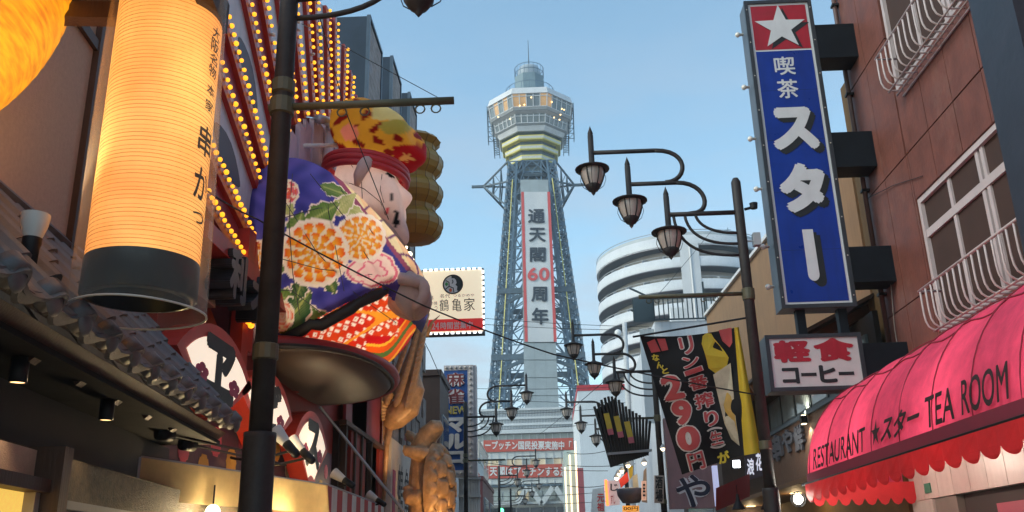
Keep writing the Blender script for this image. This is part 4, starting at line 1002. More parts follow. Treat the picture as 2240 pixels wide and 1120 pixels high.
# rounded red arch frame inside the rays and the pale ribbed niche
for r0, r1, dx, m, nm in ((RI - .28, RI - .02, .12, REDP, 'arch_frame'), (RI - .42, RI - .29, .08, mat('arch_pink', (.40, .09, .13), .45, .2), 'arch_trim')):
    for a in range(148, 180, 8): G().prism([pol(a, r0), pol(a + 8, r0), pol(a + 8, r1), pol(a, r1)], (dx, 0, 0)).build(nm, m, fac)
NICHE = mat('niche_pink', (.56, .43, .53), .5, .15, 2, streak=.25)
for k in range(20):
    y = 10.75 + k * .36; zm = min(sf_c[1] + math.sqrt(4.82 ** 2 - (yy_ - sf_c[1 - 1]) ** 2) for yy_ in (y, y + .34))
    G().box(XF - .03, XF + .02 + .025 * (k % 2), y, y + .34, 6.0, zm).build('niche_slat', NICHE, fac)
# silver edge of the niche and the stay rod to the head
G().tube([pol(a_, 4.8, .14) for a_ in range(66, 122, 4)], .075, 8).build('half_arch', mat('arch_silver', (.42, .43, .48), .35, .2, metal=.4), fac, True)
rA = atx(660, 319, XF + .02); G().tube([rA, aty(748, 318, 13.0)], .035, 8).build('stay_rod', WHITEP, fac, True)
# lower red storey, ledge and flower frieze
q1 = atx(345, 755, XF)
G().box(XF, XF + .35, 7.95, 11.0, 4.62, 4.80).build('ledge', REDP, fac)
G().box(XF - .02, XF + .12, 8.0, 8.9, 4.2, 5.0).build('letter_backboard', mat('backboard', (.6, .42, .3), .5), fac)
# red corner pier beside the figure
G().box(XF, XF + .14, 9.72, 9.95, 3.6, 5.4).build('pier', REDP, fac)
G().box(XF - .05, XF + .2, 9.68, 10.0, 4.75, 4.88).build('pier_cap', REDP, fac)
# thick black block characters standing in a column of the wall
for ch, (x0, y0, x1, y1) in (('利', (428, 545, 470, 665)), ('木', (478, 605, 528, 708))):
    tl = atx(x0, (y0 + y1) / 2, XF + .05); br_ = atx(x1, (y0 + y1) / 2, XF + .05); zt_ = atx((x0 + x1) / 2, y0, XF + .05).z; zb_ = atx((x0 + x1) / 2, y1, XF + .05).z
    g1 = G(); text(g1, ch, rectW((XF + .14, tl.y, zb_), (0, br_.y - tl.y, 0), (0, 0, zt_ - zb_)), .05, .26, (1, 0, 0)); g1.build('block_character', mat('char_black', (.03, .032, .04), .35, .3, 3), fac)
for y_, z_ in ((9.62, 4.30), (9.72, 4.27), (9.82, 4.25)): inst('bulb', bme, fac, (XF + .2, y_, z_), scl=(1.4,) * 3)
# ------------------------------------------------------------------ three fan signs
def fan_sign(yc, zp, w_, h_, ch, label, X=-3.38):
    """pivot at the bottom (yc, zp); w_ wide, h_ high"""
    t = thing('fan_sign', label, 'sign', (X, yc, zp), 'fan shaped signs on the red facade')
    A = math.radians(52)
    def fp(a, r, o): return V((X + o, yc + w_ / 2 * r * math.sin(a) / math.sin(A), zp + h_ * r * (math.cos(a) * .62 + .38 * r * math.cos(a * 1.2)) / 1.0))
    out = [fp(-A + 2 * A * k / 16, 1, 0) for k in range(17)] + [fp(A * (1 - 2 * k / 4), .1, 0) for k in range(5)]
    body = G().prism(out, (.235, 0, 0)).build('casing', mat('fan_red', (.5, .04, .025), .4, .2, 3), t)
    inn = [fp(-A * .86 + 2 * A * .86 * k / 16, .9, .237) for k in range(17)] + [fp(A * .86 * (1 - 2 * k / 4), .2, .237) for k in range(5)]
    f = G().prism(inn, (.008, 0, 0)).build('face', mat('fan_face', (.78, .70, .60), .5, .05, 3, emit=(1, .84, .66), es=.75), t)
    g1 = G(); z0 = zp + h_ * .22; z1 = zp + h_ * .88; text(g1, ch, rectW((X + .247, yc - w_ * .22, z0), (0, w_ * .44, 0), (0, 0, z1 - z0)), .075); g1.build('lettering', SHD, f, fix=False)
    for sx, rr in ((-1, .62), (1, .62)):
        fl = G(); c = fp(sx * A * .64, rr, .248)
        for k in range(5):
            an = k * 2 * math.pi / 5 + .3; fl.prism([c + V((0, (.052 * math.cos(an) + .047 * math.cos(u)) * w_ / 1.2, (.052 * math.sin(an) + .047 * math.sin(u)) * h_)) for u in [j * math.pi / 5 for j in range(10)]], (.002 + .0004 * k, 0, 0))
        fl.build('blossom', mat('blossom_pink', (.33, .012, .08), .5), f)
    return t
fan_sign(8.5, 2.95, 2.05, .92, 'ヱ', 'white fan sign with pink blossoms behind the tiled roof edge')
fan_sign(10.2, 2.86, 1.95, .92, 'ビ', 'yellowish fan sign half hidden by the thick lamp post')
fan_sign(12.2, 2.66, 1.75, .98, 'ス', 'smallest looking white fan sign beside the shop spotlights')
# flower frieze behind the fans
fr = G().box(XF, XF + .06, 7.7, 14.6, 2.45, 3.35).build('flower_frieze', mat('frieze_purple', (.07, .03, .07), .6, .4, 4), fac)
FC = [mat('frieze_pink', (.45, .07, .15), .6), mat('frieze_cream', (.6, .5, .35), .6), mat('frieze_yellow', (.6, .33, .05), .6)]
for k in range(26):
    y_ = 7.8 + k * .27 + random.uniform(-.06, .06); z_ = 2.58 + .62 * ((k * 7) % 5) / 4; rr = random.uniform(.10, .17); fl = G()
    for j in range(10):
        an = j * 2 * math.pi / 10; c = V((XF + .062, y_ + rr * .6 * math.cos(an), z_ + rr * .6 * math.sin(an)))
        fl.prism([c + V((0, rr * .42 * math.cos(u), rr * .42 * math.sin(u))) for u in [m_ * math.pi / 3 for m_ in range(6)]], (.003 + .0003 * j, 0, 0))
    fl.prism([V((XF + .068, y_ + rr * .3 * math.cos(u), z_ + rr * .3 * math.sin(u))) for u in [m_ * math.pi / 4 for m_ in range(8)]], (.004, 0, 0))
    fl.build('frieze_flower', FC[k % 3], fr)
G().box(XF + .0, XF + .16, 7.7, 14.6, 2.38, 2.44).build('frieze_rail', REDP, fac); G().box(XF + .0, XF + .16, 7.6, 7.7, 2.0, 3.5).build('frieze_post', REDP, fac)
for z in (1.1, 1.9):
    pass
G().box(XF - .02, XF + .04, 7.7, 14.6, 0, 2.37).build('shop_wall', mat('shop_interior', (.45, .22, .1), .7, .5, 1.2), fac)
G().box(XF + .02, XF + .12, 7.55, 7.69, 0, 2.4).build('corner_post', REDP, fac)

# ------------------------------------------------------------------ yellow awning and red-white striped valance
Wn, Wf = V((-3.32, 7.32, 2.5)), V((-2.62, 10.9, 2.55))
ya = thing('yellow_awning', 'pale yellow cloth awning glowing above the lit shop entrance', 'awning', (-3.1, 9, 2.2))
YC = thinfab('yellow_cloth', (.74, .60, .32), .5, .7, .12)
hh = .33
G().grid(lambda u, v: Wn.lerp(Wf, u) + V((.03 * math.sin(u * 14) * (1 - v) + .02, 0, -hh * (1 - v))), 30, 4).build('valance', YC, ya, True)
G().grid(lambda u, v: Wn.lerp(Wf, u) * (1 - v) + V((XF + .05, Wn.lerp(Wf, u).y, 2.37)) * v + V((0, 0, .03 * math.sin(math.pi * v))), 10, 4).build('canopy', YC, ya, True)
G().tube([Wn, Wf], .018, 8).build('frame_rail', GREYP, ya); G().tube([Wn + V((.02, 0, 0)), Wn - V((-.02, 0, hh))], .02, 8).build('frame_rail', GREYP, ya)
st = thing('striped_valance', 'red and white striped awning edge beyond yellow awning', 'awning', (-2.7, 12.5, 2.2))
We = V((-2.86, 16.2, 2.62)); ns = 14
for k in range(ns):
    a = Wf.lerp(We, k / ns); b = Wf.lerp(We, (k + 1) / ns); G().prism([a, b, b - V((0, 0, .3)), a - V((0, 0, .3))], (-.008, 0, 0)).build('stripe', mat('stripe_red', (.42, .03, .03), .7) if k % 2 == 0 else mat('stripe_white', (.62, .58, .54), .7), st)
G().grid(lambda u, v: Wf.lerp(We, u) * (1 - v) + V((XF + .05, Wf.lerp(We, u).y, 2.37)) * v, 8, 2).build('canopy', YC, st)
G().tube([Wf + V((-.02, 0, .02)), We + V((-.02, 0, .02))], .014, 6).build('frame_rail', GREYP, st)
for y_ in (8.4, 9.8, 11.4):
    L = thing('shop_lamp', 'bare warm lamp globe under the yellow awning', 'lamp', (-3.05, y_, 2.0), 'lamps under the yellow awning')
    G().ball((-3.05, y_, 2.12), .07, 10, 8).build('globe', mat('globe_hot', (1, .9, .7), .3, emit=(1, .78, .42), es=5), L, True); G().tube([(-3.05, y_, 2.18), (-3.05, y_, 2.36)], .008, 5).build('cord', BLACKM, L)
    lamp_pt('shop_lamp_light', (-3.05, y_, 2.1), 130, (1, .74, .4), .08)
# spotlights on thin rods above the awning
for k, (px, py, tx_, ty_, Y, lab) in enumerate(((640, 985, 622, 940, 8.6, 'lit spotlight tied to the thick lamp post beside the fan signs'), (675, 1000, 655, 962, 9.3, 'lit spotlight just below the one tied to the lamp post'), (765, 1058, 745, 1035, 12.2, 'lit spotlight on a thin rod above the striped awning edge'), (835, 1100, 815, 1080, 15, 'lit spotlight low beside the crane sculpture'))):
    h = aty(px, py, Y); tp = aty(tx_, ty_, Y) + V((-.12, .05, .02)); base = V((XF + .3, Y + .6, h.z + .02))
    d = (tp - h).normalized(); spot_fixture('clamp_spotlight', base, h + d * .1, h + d * .28, lab, .075)
    lamp_spot('clamp_spot_beam', h + d * .30, V((-3.2, 11.6, 3.5)), 26, (1, .74, .42), 80, .05)
for px, py, lab in ((362, 950, 'unlit black rod spotlight beside the eave downlight'), (412, 972, 'unlit black rod spotlight beside the thick lamp post')):
    a = atx(px, py, -3.0); bse = a + V((-.3, .1, 0))
    t = thing('arm_spotlight', lab, 'spotlight', a, 'unlit spotlights on rods')
    G().tube([a - V((.03, .06, 0)), a + V((.02, .06, .0))], .055, 10).build('head', BLACKM, t, True); e_ = atx(px + 215, py + 18, -2.72); G().tube([a, V((e_.x, e_.y, a.z + .02))], .012, 6).build('rod', BLACKM, t)
# ================================================================== giant seated festival figure in a floral robe
fig = thing('seated_figure_statue', 'giant seated figure in a blue floral robe and patterned cap', 'statue', (-2.9, 13, 4.3))
def hx(*c): return tuple((x / 255) ** 2.2 for x in c)
BLUE, NAVY, ORNG, YELW, WHT, GRN, DGRN, REDC, PNK, LPNK, CRM, PURP, BLKC, LGRN = [hx(*c) for c in ((92, 88, 182), (58, 60, 140), (235, 95, 30), (250, 190, 60), (245, 238, 225), (92, 130, 62), (48, 92, 60), (200, 30, 35), (225, 120, 150), (240, 205, 205), (240, 228, 180), (110, 60, 110), (20, 18, 22), (170, 185, 110))]
def mixc(a, b, t): t = max(0, min(1, t)); return tuple(a[i] + (b[i] - a[i]) * t for i in range(3))
BC = V((-3.5, 12.75, 5.66)); BR = V((1.58, 2.65, 1.46))
def bodyp(u, v, k=1.0):
    """u: 0..1 from near flank (-y) round the front to the far flank; v: 0 bottom .. 1 top"""
    a = -math.pi / 2 + math.pi * u; b = -math.pi / 2 + math.pi * v
    sg = lambda t: math.copysign(abs(t) ** .9, t)
    cz = math.sin(b); zz_ = sg(cz)
    sh = 1 - .52 * max(0, zz_) ** 1.15
    bul = 1 + .10 * math.exp(-((zz_ + .25) / .4) ** 2)
    x = BC.x + BR.x * k * sg(math.cos(b)) * sg(math.cos(a)) * sh * bul * .97; y = BC.y + BR.y * k * sg(math.cos(b)) * sg(math.sin(a)); z = BC.z + BR.z * k * zz_
    return V((x, y, z))
def leafd(x, y, cx, cy, ang, L, W):
    dx, dy = x - cx, y - cy; c, s = math.cos(ang), math.sin(ang); a = dx * c + dy * s; b = -dx * s + dy * c
    t = a / L
    if t < 0 or t > 1: return 9, 0
    wv = W * math.sin(math.pi * t ** .8) * (1 + .12 * math.sin(t * 22)); return abs(b) / max(wv, .01), b
def mum(x, y, cx, cy, R_, asp, col0, col1, n0=14):
    """chrysanthemum print: returns colour or None"""
    dx, dy = (x - cx) / asp, y - cy; r = math.hypot(dx, dy) / R_; a = math.atan2(dy, dx)
    lob = 1 + .045 * abs(math.sin(a * n0 / 2))
    if r > 1.12 * lob: return None
    if r > 1.0 * lob: return WHT
    for i, (r0, r1, n) in enumerate(((.68, 1.0, n0), (.40, .70, n0 - 3), (.16, .43, n0 - 6), (0, .17, 5))):
        if r0 <= r <= r1 * (lob if i == 0 else 1):
            ph = (a + i * .35) * n / (2 * math.pi); f = abs(ph - round(ph)) * 2; t = (r - r0) / (r1 - r0)
            edge = math.sqrt(max(0, 1 - (2 * t - 1.05) ** 2)) if t > .5 else .55 + .45 * t
            if f > .86 * edge: return mixc(WHT, CRM, .5)
            return mixc(col1, col0, t * 1.1 - (.3 if i > 1 else .05))
    return col1
def robe(p):
    x, y = proj(p)
    for cx, cy, R_, asp in ((688, 553, 66, 1.0), (788, 520, 47, 1.05)):
        c = mum(x, y, cx, cy, R_, asp, ORNG if R_ > 50 else hx(235, 130, 45), YELW)
        if c: return c
    c = mum(x, y, 630, 420, 24, .9, PNK, ORNG, 6) or mum(x, y, 566, 560, 30, .7, REDC, YELW, 8) or mum(x, y, 572, 680, 34, .7, hx(220, 60, 60), YELW, 8)
    if c: return c
    c = mum(x, y, 617, 690, 30, .8, ORNG, WHT, 6)
    if c: return c
    # pink peony
    d = math.hypot((x - 815) / 62, (y - 590) / 40); a = math.atan2(y - 590, x - 815); lob = .85 + .17 * abs(math.sin(2.5 * a + .6))
    if d < lob:
        return WHT if d > lob * .93 else (PNK if d > lob * .82 or abs(d - .45 - .1 * math.sin(5 * a)) < .05 else mixc(LPNK, WHT, d))
    for cx, cy, an, L, W, cc in ((640, 520, -1.2, 62, 22, GRN), (668, 490, -.55, 90, 24, GRN), (728, 470, -.75, 70, 17, LGRN), (745, 452, .35, 60, 14, LGRN), (700, 405, .35, 70, 13, GRN), (640, 470, -2.3, 46, 16, LGRN),
                                 (662, 612, 1.9, 52, 17, DGRN), (712, 600, 1.1, 50, 16, DGRN), (612, 730, -.95, 120, 30, DGRN), (640, 690, .25, 105, 26, GRN), (600, 640, .5, 60, 20, GRN), (760, 470, .75, 66, 16, GRN), (590, 600, -.9, 60, 18, GRN), (575, 520, .9, 70, 20, LGRN), (570, 690, -.6, 50, 20, DGRN)):
        f, b = leafd(x, y, cx, cy, an, L, W)
        if f < 1.22: return WHT if f > 1.02 else (LGRN if f < .10 else mixc(cc, CRM if cc is LGRN else LGRN, .55 * abs(math.sin(b * .9)) * (1 - f)))
    # pale front panel with fans
    edge = 740 + (y - 400) * .78
    if x > edge + 12:
        t = (x - edge) * .045 + y * .012
        d2 = math.hypot(x - 880, (y - 600) * .8)
        if abs(math.sin(d2 * .09)) < .18: return PURP
        return CRM if int(t * 1.3) % 2 else mixc(CRM, ORNG, .25)
    if x > edge: return hx(150, 80, 110)
    n = math.sin(x * .09 + 2 * math.sin(y * .05)) * math.sin(y * .07 + math.sin(x * .04)); return mixc(BLUE, NAVY, .5 + .5 * n)
def lining(p):
    x, y = proj(p)
    if x > 872 or (x > 800 and y > 735):
        t = math.sin((x * .55 + y * .8) * .11 + math.sin(x * .05) * 1.4); return REDC if t > .6 else (hx(90, 120, 60) if t < -.88 else (YELW if t > .1 else ORNG))
    u, v = (x * .90 + y * .36) / 13.5, (-x * .40 + y * .92) / 13.5
    f = math.sin(x * .019 + 1.0) + math.sin(y * .05 + x * .013)
    if -.10 < f < .22: return mixc(YELW, ORNG, .4)
    if (int(u) + int(v)) % 3 != 0 and .16 < u % 1 < .82 and .16 < v % 1 < .82:
        return REDC if (.42 < u % 1 < .56 and .42 < v % 1 < .56) else WHT
    return mixc(ORNG, REDC, .62 + .2 * math.sin(x * .05))
PAINT = thinfab('painted_fabric', (1, 1, 1), .5, .6, .14, attr=True, sc=3)
PAINT.node_tree.nodes['Principled BSDF'].inputs['Coat Weight'].default_value = .08
# outer sleeve: a shell standing off the robe, open below along a slanting mouth
sleeve_line = lambda px: 745 + (px - 600) * (-118 / 232)
def keep(p):
    x, y = proj(p)
    if x < 835: return y < sleeve_line(x) - 1
    return y < 628 + (x - 835) * 1.15
gs = G(); nu, nv = 330, 250
off = lambda u, v: bodyp(u, .02 + .97 * v, 1.0) + (bodyp(u, .02 + .97 * v, 1.0) - BC).normalized() * (.07 + .10 * math.sin(math.pi * min(1, u * 1.4)))
gs.grid(off, nu, nv)
gs.f = [f for f in gs.f if keep(sum((gs.v[i] for i in f), V((0, 0, 0))) / 4)]
used = sorted({i for f in gs.f for i in f}); rm = {i: k for k, i in enumerate(used)}; gs.v = [gs.v[i] for i in used]; gs.f = [tuple(rm[i] for i in f) for f in gs.f]
ec = {}
for f in gs.f:
    for k in range(4): e = tuple(sorted((f[k], f[(k + 1) % 4]))); ec[e] = ec.get(e, 0) + 1
sleeve = gs.build('sleeve', PAINT, fig, True); paint(sleeve, robe)
gr = G().grid(lambda u, v: bodyp(u, .02 + .96 * v), 260, 200)
def under(p):      # robe left out where the sleeve shell hides it, so the lamps inside reach the sleeve
    x, y = proj(p); return (y < sleeve_line(x) - 26) if x < 835 else (y < 600 + (x - 835) * 1.15)
gr.f = [f for f in gr.f if not under(sum((gr.v[i] for i in f), V((0, 0, 0))) / 4)]
robe_o = gr.build('robe', PAINT, fig, True); paint(robe_o, lining)
for lx, ly, lz, le in ((-2.9, 11.6, 5.5, 44), (-2.9, 13.2, 5.5, 44), (-2.8, 12.4, 5.0, 12)): lamp_pt('figure_inner_lamp', (lx, ly, lz), le, (1, .86, .68), .25)
lamp_pt('figure_head_lamp', aty(790, 430, 13.1), 9, (1, .88, .74), .2)
# dark hem band along the sleeve mouth
hem = []
for k in range(41):
    px = 606 + (832 - 606) * k / 40; best = None
    for u in range(0, 140):
        for_v = None
    hem.append(px)
def surf_at(px, py, k=.14):
    """nearest robe point under a photo direction (coarse search on the surface, front side)"""
    best = (1e9, None)
    for i in range(0, 71):
        for j in range(0, 51):
            u, v = .0 + .8 * i / 70, j / 50; p = bodyp(u, .02 + .97 * v); x, y = proj(p); d = (x - px) ** 2 + (y - py) ** 2 + p.y * 4
            if d < best[0]: best = (d, p)
    p = best[1]; return p + (p - BC).normalized() * k
HEM = mat('hem_black', (.015, .012, .012), .55, .3)
SEAMW = mat('cloth_seam', (.05, .05, .07), .7)
G().tube([surf_at(604 + 230 * k / 12, sleeve_line(604 + 230 * k / 12) + 4, .13) for k in range(13)], [.05] + [.085] * 11 + [.05], 8).build('sleeve_hem', HEM, fig, True)
# frame wires on the cloth
for pts in (((600, 500), (690, 470), (790, 470)), ((575, 640), (640, 640), (720, 690)), ((640, 400), (630, 500), (640, 600), (660, 690)), ((720, 400), (715, 480), (730, 560), (745, 640)), ((620, 440), (690, 560), (770, 640), (850, 700)), ((740, 430), (800, 520), (870, 600)), ((600, 560), (700, 590), (800, 610)), ((680, 400), (740, 480), (790, 570), (830, 640))):
    G().tube([surf_at(x, y, .17) for x, y in pts], .005, 5).build('frame_wire', SEAMW, fig)
# collar band at the shoulder
SKIN = thinfab('painted_skin', (.66, .50, .46), .35, .55, .12)
# head
HC = aty(802, 430, 13.1)
def headp(u, v):
    a = 2 * math.pi * u; b = math.pi * (v * .998 + .001); d = V((math.sin(b) * math.cos(a), math.sin(b) * math.sin(a), -math.cos(b)))
    r = V((d.x * .53, d.y * .62, d.z * .76)) + V((.16 * -d.z * abs(d.z), 0, 0)); p = HC + r
    def bump(dirv, amt, wd):
        c = max(0, d.dot(V(dirv).normalized())); return d * amt * math.exp(-((1 - c) / wd))
    p += bump((.75, -.62, -.32), .17, .10) + bump((.75, .62, -.32), .17, .10)      # cheeks
    p += bump((1, 0, -.05), .17, .018)                                          # nose
    p += bump((.85, 0, -.95), .30, .05)                                         # chin
    p += bump((-.4, 0, -.8), .25, .15)                                          # neck roll
    return p
head = G().grid(headp, 90, 70, True).build('head', PAINT, fig, True)
def headcol(p):
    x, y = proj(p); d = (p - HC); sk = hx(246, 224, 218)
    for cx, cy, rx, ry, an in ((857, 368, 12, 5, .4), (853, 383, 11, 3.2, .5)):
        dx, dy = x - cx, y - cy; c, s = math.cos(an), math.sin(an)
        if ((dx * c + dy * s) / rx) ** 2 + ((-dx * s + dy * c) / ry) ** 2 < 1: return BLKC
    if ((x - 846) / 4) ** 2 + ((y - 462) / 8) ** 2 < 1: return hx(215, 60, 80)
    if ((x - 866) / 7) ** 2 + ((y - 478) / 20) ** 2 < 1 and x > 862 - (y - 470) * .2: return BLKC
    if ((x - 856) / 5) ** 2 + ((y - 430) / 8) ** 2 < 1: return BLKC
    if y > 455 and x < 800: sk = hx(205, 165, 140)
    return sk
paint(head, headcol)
def head_at(px, py):
    best = (1e9, None)
    for i in range(0, 80):
        for j in range(4, 66):
            p = headp(i / 80, j / 70); x, y = proj(p); dd = (x - px) ** 2 + (y - py) ** 2 + (p.y - 12) * 30
            if dd < best[0]: best = (dd, p)
    return best[1] + (best[1] - HC).normalized() * .006
for pts in (((735, 395), (765, 400), (800, 415), (830, 440), (845, 470)), ((760, 440), (790, 455), (815, 475), (835, 500)), ((835, 350), (838, 385), (832, 415), (838, 445)), ((770, 360), (790, 395), (795, 430), (790, 470))):
    G().tube([head_at(*q_) for q_ in pts], .006, 5).build('seam', mat('skin_seam', (.20, .12, .10), .7), head)
PAINTS = thinfab('painted_ear', (.78, .60, .56), .35, .55, .1)
# neck and chest
G().tube([HC + V((-.25, .0, -.35)), HC + V((-.2, 0, -.95))], [.62, .85], 28).build('neck', SKIN, fig, True)
# ear: a long curved flap on the near side
eo = [(778, 410), (785, 392), (796, 370), (810, 346), (824, 324)]
G().tube([head_at(*e_) + V((.02, -.06 - .05 * math.sin(k * .75), 0)) for k, e_ in enumerate(eo)], [.035, .085, .105, .085, .012], 12).build('ear', PAINTS, fig, True)
# cap: red rolled bands and a soft patterned crown leaning forward
for k, (dz, r_) in enumerate(((0, .64), (.085, .655), (.17, .64))):
    cc = HC + V((-.02, 0, .30 + dz)); til = .42
    G().tube([cc + V((r_ * math.cos(t), (r_ + .03) * math.sin(t), -.12 * math.cos(t) * 0 + r_ * math.cos(t) * -.12)) for t in [j * 2 * math.pi / 40 for j in range(41)]], .055, 8, False).build('cap_band', mat('cap_red', (.55, .03, .04), .5, .1), fig, True)
KC = aty(828, 302, 13.1)
def capp(u, v):
    a = 2 * math.pi * u; b = math.pi * (v * .998 + .001); d = V((math.sin(b) * math.cos(a), math.sin(b) * math.sin(a), -math.cos(b)))
    sc = 1 + .06 * math.cos(7 * a) * math.sin(b) ** 2
    return KC + V((d.x * .74 * sc, d.y * .86 * sc, d.z * .50 * (1 - .25 * d.x) - .12 * d.x ** 2 * (1 if d.z < 0 else 0))) + V((0, 0, -.22 * d.x))
crown = G().grid(capp, 90, 60, True).build('cap_crown', PAINT, fig, True)
def capcol(p):
    x, y = proj(p)
    if x > 860 and y > 318: return hx(150, 20, 30) if math.hypot((x - 890) / 26, (y - 345) / 14) > .55 + .2 * math.sin(5 * math.atan2(y - 345, x - 890)) else hx(200, 150, 90)
    if math.hypot((x - 865) / 36, (y - 278) / 16) < 1: return hx(150, 145, 70)
    if y < 262 and x > 815: return hx(190, 185, 130)
    if math.hypot((x - 765) / 20, (y - 290) / 18) < 1: return hx(215, 130, 120)
    t = math.sin(x * .13 + 2.2 * math.sin(y * .07)) + .5 * math.sin(y * .21 + x * .03)
    return hx(120, 25, 20) if t > .62 else hx(200, 150, 50)
paint(crown, capcol)
lamp_pt('figure_cap_lamp', KC + V((0, 0, .05)), 16, (1, .86, .68), .15)
# fist at the sleeve mouth
fc_ = surf_at(872, 640, .14)
g = G()
def fist(u, v):
    a = 2 * math.pi * u; b = math.pi * (v * .998 + .001); d = V((math.sin(b) * math.cos(a), math.sin(b) * math.sin(a), -math.cos(b)))
    return fc_ + V((d.x * .32, d.y * .34, d.z * .36)) * (1 + .05 * math.cos(6 * a) * (1 if d.z < .2 else 0)) + V((.1 * d.z * -1, 0, 0))
g.grid(fist, 26, 18, True); g.build('hand', SKIN, fig, False)
for k in range(4):
    a0_ = fc_ + V((.22 - .02 * k, -.30 + .11 * k, -.08)); G().tube(bez([a0_ + V((-.05, 0, .2)), a0_ + V((.12, -.02, .12)), a0_ + V((.10, -.02, -.10)), a0_ + V((-.06, 0, -.2))], 8), [.07, .075, .078, .078, .078, .075, .07, .065, .055], 10).build('finger', SKIN, fig, True)
G().tube(bez([fc_ + V((-.1, -.34, .12)), fc_ + V((.1, -.42, .1)), fc_ + V((.24, -.30, .02))], 6), [.08, .085, .085, .08, .075, .07, .05], 10).build('thumb', SKIN, fig, True)
# red hem under the robe
g = G()
g.tube([V((BC.x + 1.30 * math.cos(t), BC.y + 2.0 * math.sin(t), 4.27)) for t in [-math.pi / 2 + math.pi * k / 24 for k in range(25)]], .10, 8).build('robe_hem', mat('hem_red', (.34, .015, .02), .5, .2), fig, True)
# dark cushion platform beneath
pf = thing('statue_platform', 'dark brown boat-shaped platform carrying the seated figure', 'platform', (-2.9, 13, 3.9))
def hull(u, v):
    a = -math.pi / 2 + math.pi * u; k = [1.0, 1.03, .98, .80, .45, .05][min(5, int(v * 5 + .001))]; z = [4.24, 4.18, 4.10, 4.02, 3.98, 3.97][min(5, int(v * 5 + .001))]
    return V((XF + 1.27 * k * abs(math.cos(a)) ** .75, 12.45 + 1.8 * k * math.copysign(abs(math.sin(a)) ** .85, math.sin(a)), z))
G().grid(hull, 40, 5).build('hull', mat('platform_brown', (.06, .036, .028), .5, .3, 2, .05), pf, True)
G().grid(lambda u, v: hull(u, 0).lerp(V((XF, 12.9, 4.24)), v), 40, 2).build('deck', HEM, pf)
G().tube([hull(k / 40, .2) + V((.01, 0, 0)) for k in range(41)], .03, 6).build('edge_cord', HEM, pf)
# golden ribbed triple lantern on the far side
gc = aty(906, 425, 15.3); gt = aty(906, 300, 15.3).z; gb = aty(906, 532, 15.3).z
gl = thing('golden_lantern', 'golden ribbed lantern of stacked bulges beside the figure', 'lantern', (gc.x, 15.3, gb))
prof = [(0, gb)]; nb = 3.5
for k in range(43):
    t = k / 42; z = gb + .02 + (gt - gb) * t; ph = (t * nb) % 1; prof.append(((.30 + .24 * math.sin(math.pi * (round(ph * 4.0) / 4.0 if 0 else ph)) ** .7) * (1 if t < .97 else .7), z))
GOLD = mat('gold_cloth', (.33, .19, .028), .45, .15, 3, .05)
G().lathe(prof[::2] + [(0, gt + .05)], (gc.x, 15.3, 0), 14).build('body', GOLD, gl, False)
for k in range(14):
    a = 2 * math.pi * k / 14; G().tube([(gc.x + (r_ + .003) * math.cos(a), 15.3 + (r_ + .003) * math.sin(a), z_) for r_, z_ in prof[2::2]], .006, 4).build('seam', mat('gold_seam', (.12, .07, .015), .6), gl)
lamp_pt
# ================================================================== rooftop box billboards behind the sunburst
NAVY_ = mat('billboard_navy', (.012, .026, .05), .4, .3, 2, streak=.2); PRINT = mat('weathered_print', (.30, .25, .24), .8, .5, 2.5, .3, spots=(.28, .30, .38, .7), aniso=(1, 1, 3))
for i, (pa, pb, pc, lab) in enumerate((((735, 37), (805, 35), (832, 105), 'largest dark navy box billboard with faded print above sunburst'), ((820, 128), (855, 124), (874, 165), 'middle dark navy box billboard with faded grey print'), ((868, 207), (893, 203), (908, 240), 'smallest navy box billboard farthest along the facade'))):
    Xs = -3.36; c = atx(pb[0], pb[1], Xs); Y0 = c.y; Y1 = atx(pc[0], pc[1], Xs).y; x0 = aty(pa[0], pa[1], Y0).x
    t = thing('box_billboard', lab, 'billboard', ((x0 + Xs) / 2, Y0, 8), 'box billboards on the roof')
    G().box(x0, Xs, Y0, Y1, 8.0, c.z).build('casing', NAVY_, t)
    pr_ = G().box(Xs + .002, Xs + .03, Y0 + .06, Y1 - .04, 8.0, c.z - .08).build('printed_face', PRINT, t)
    G().tube([(Xs + .033, (Y0 + Y1) / 2 + .25 * math.cos(k * math.pi / 10), 9.6 + .9 * math.sin(k * math.pi / 10)) for k in range(11)], .06, 6).build('printed_arch', mat('print_grey', (.25, .25, .3), .7), pr_)
    ed_ = G()
    for y in (Y0, Y1): ed_.bar((Xs + .02, y, 8), (Xs + .02, y, c.z + .01), .07)
    ed_.bar((Xs + .02, Y0, c.z), (Xs + .02, Y1, c.z), .07); ed_.build('edge_trim', mat('trim_blue', (.06, .09, .13), .4), t)
    G().box(x0 + .05, Xs - .05, Y0 + .05, Y1 - .05, 0.0, 8.0).build('support', mat('dark_red_wall', (.13, .016, .014)), t)

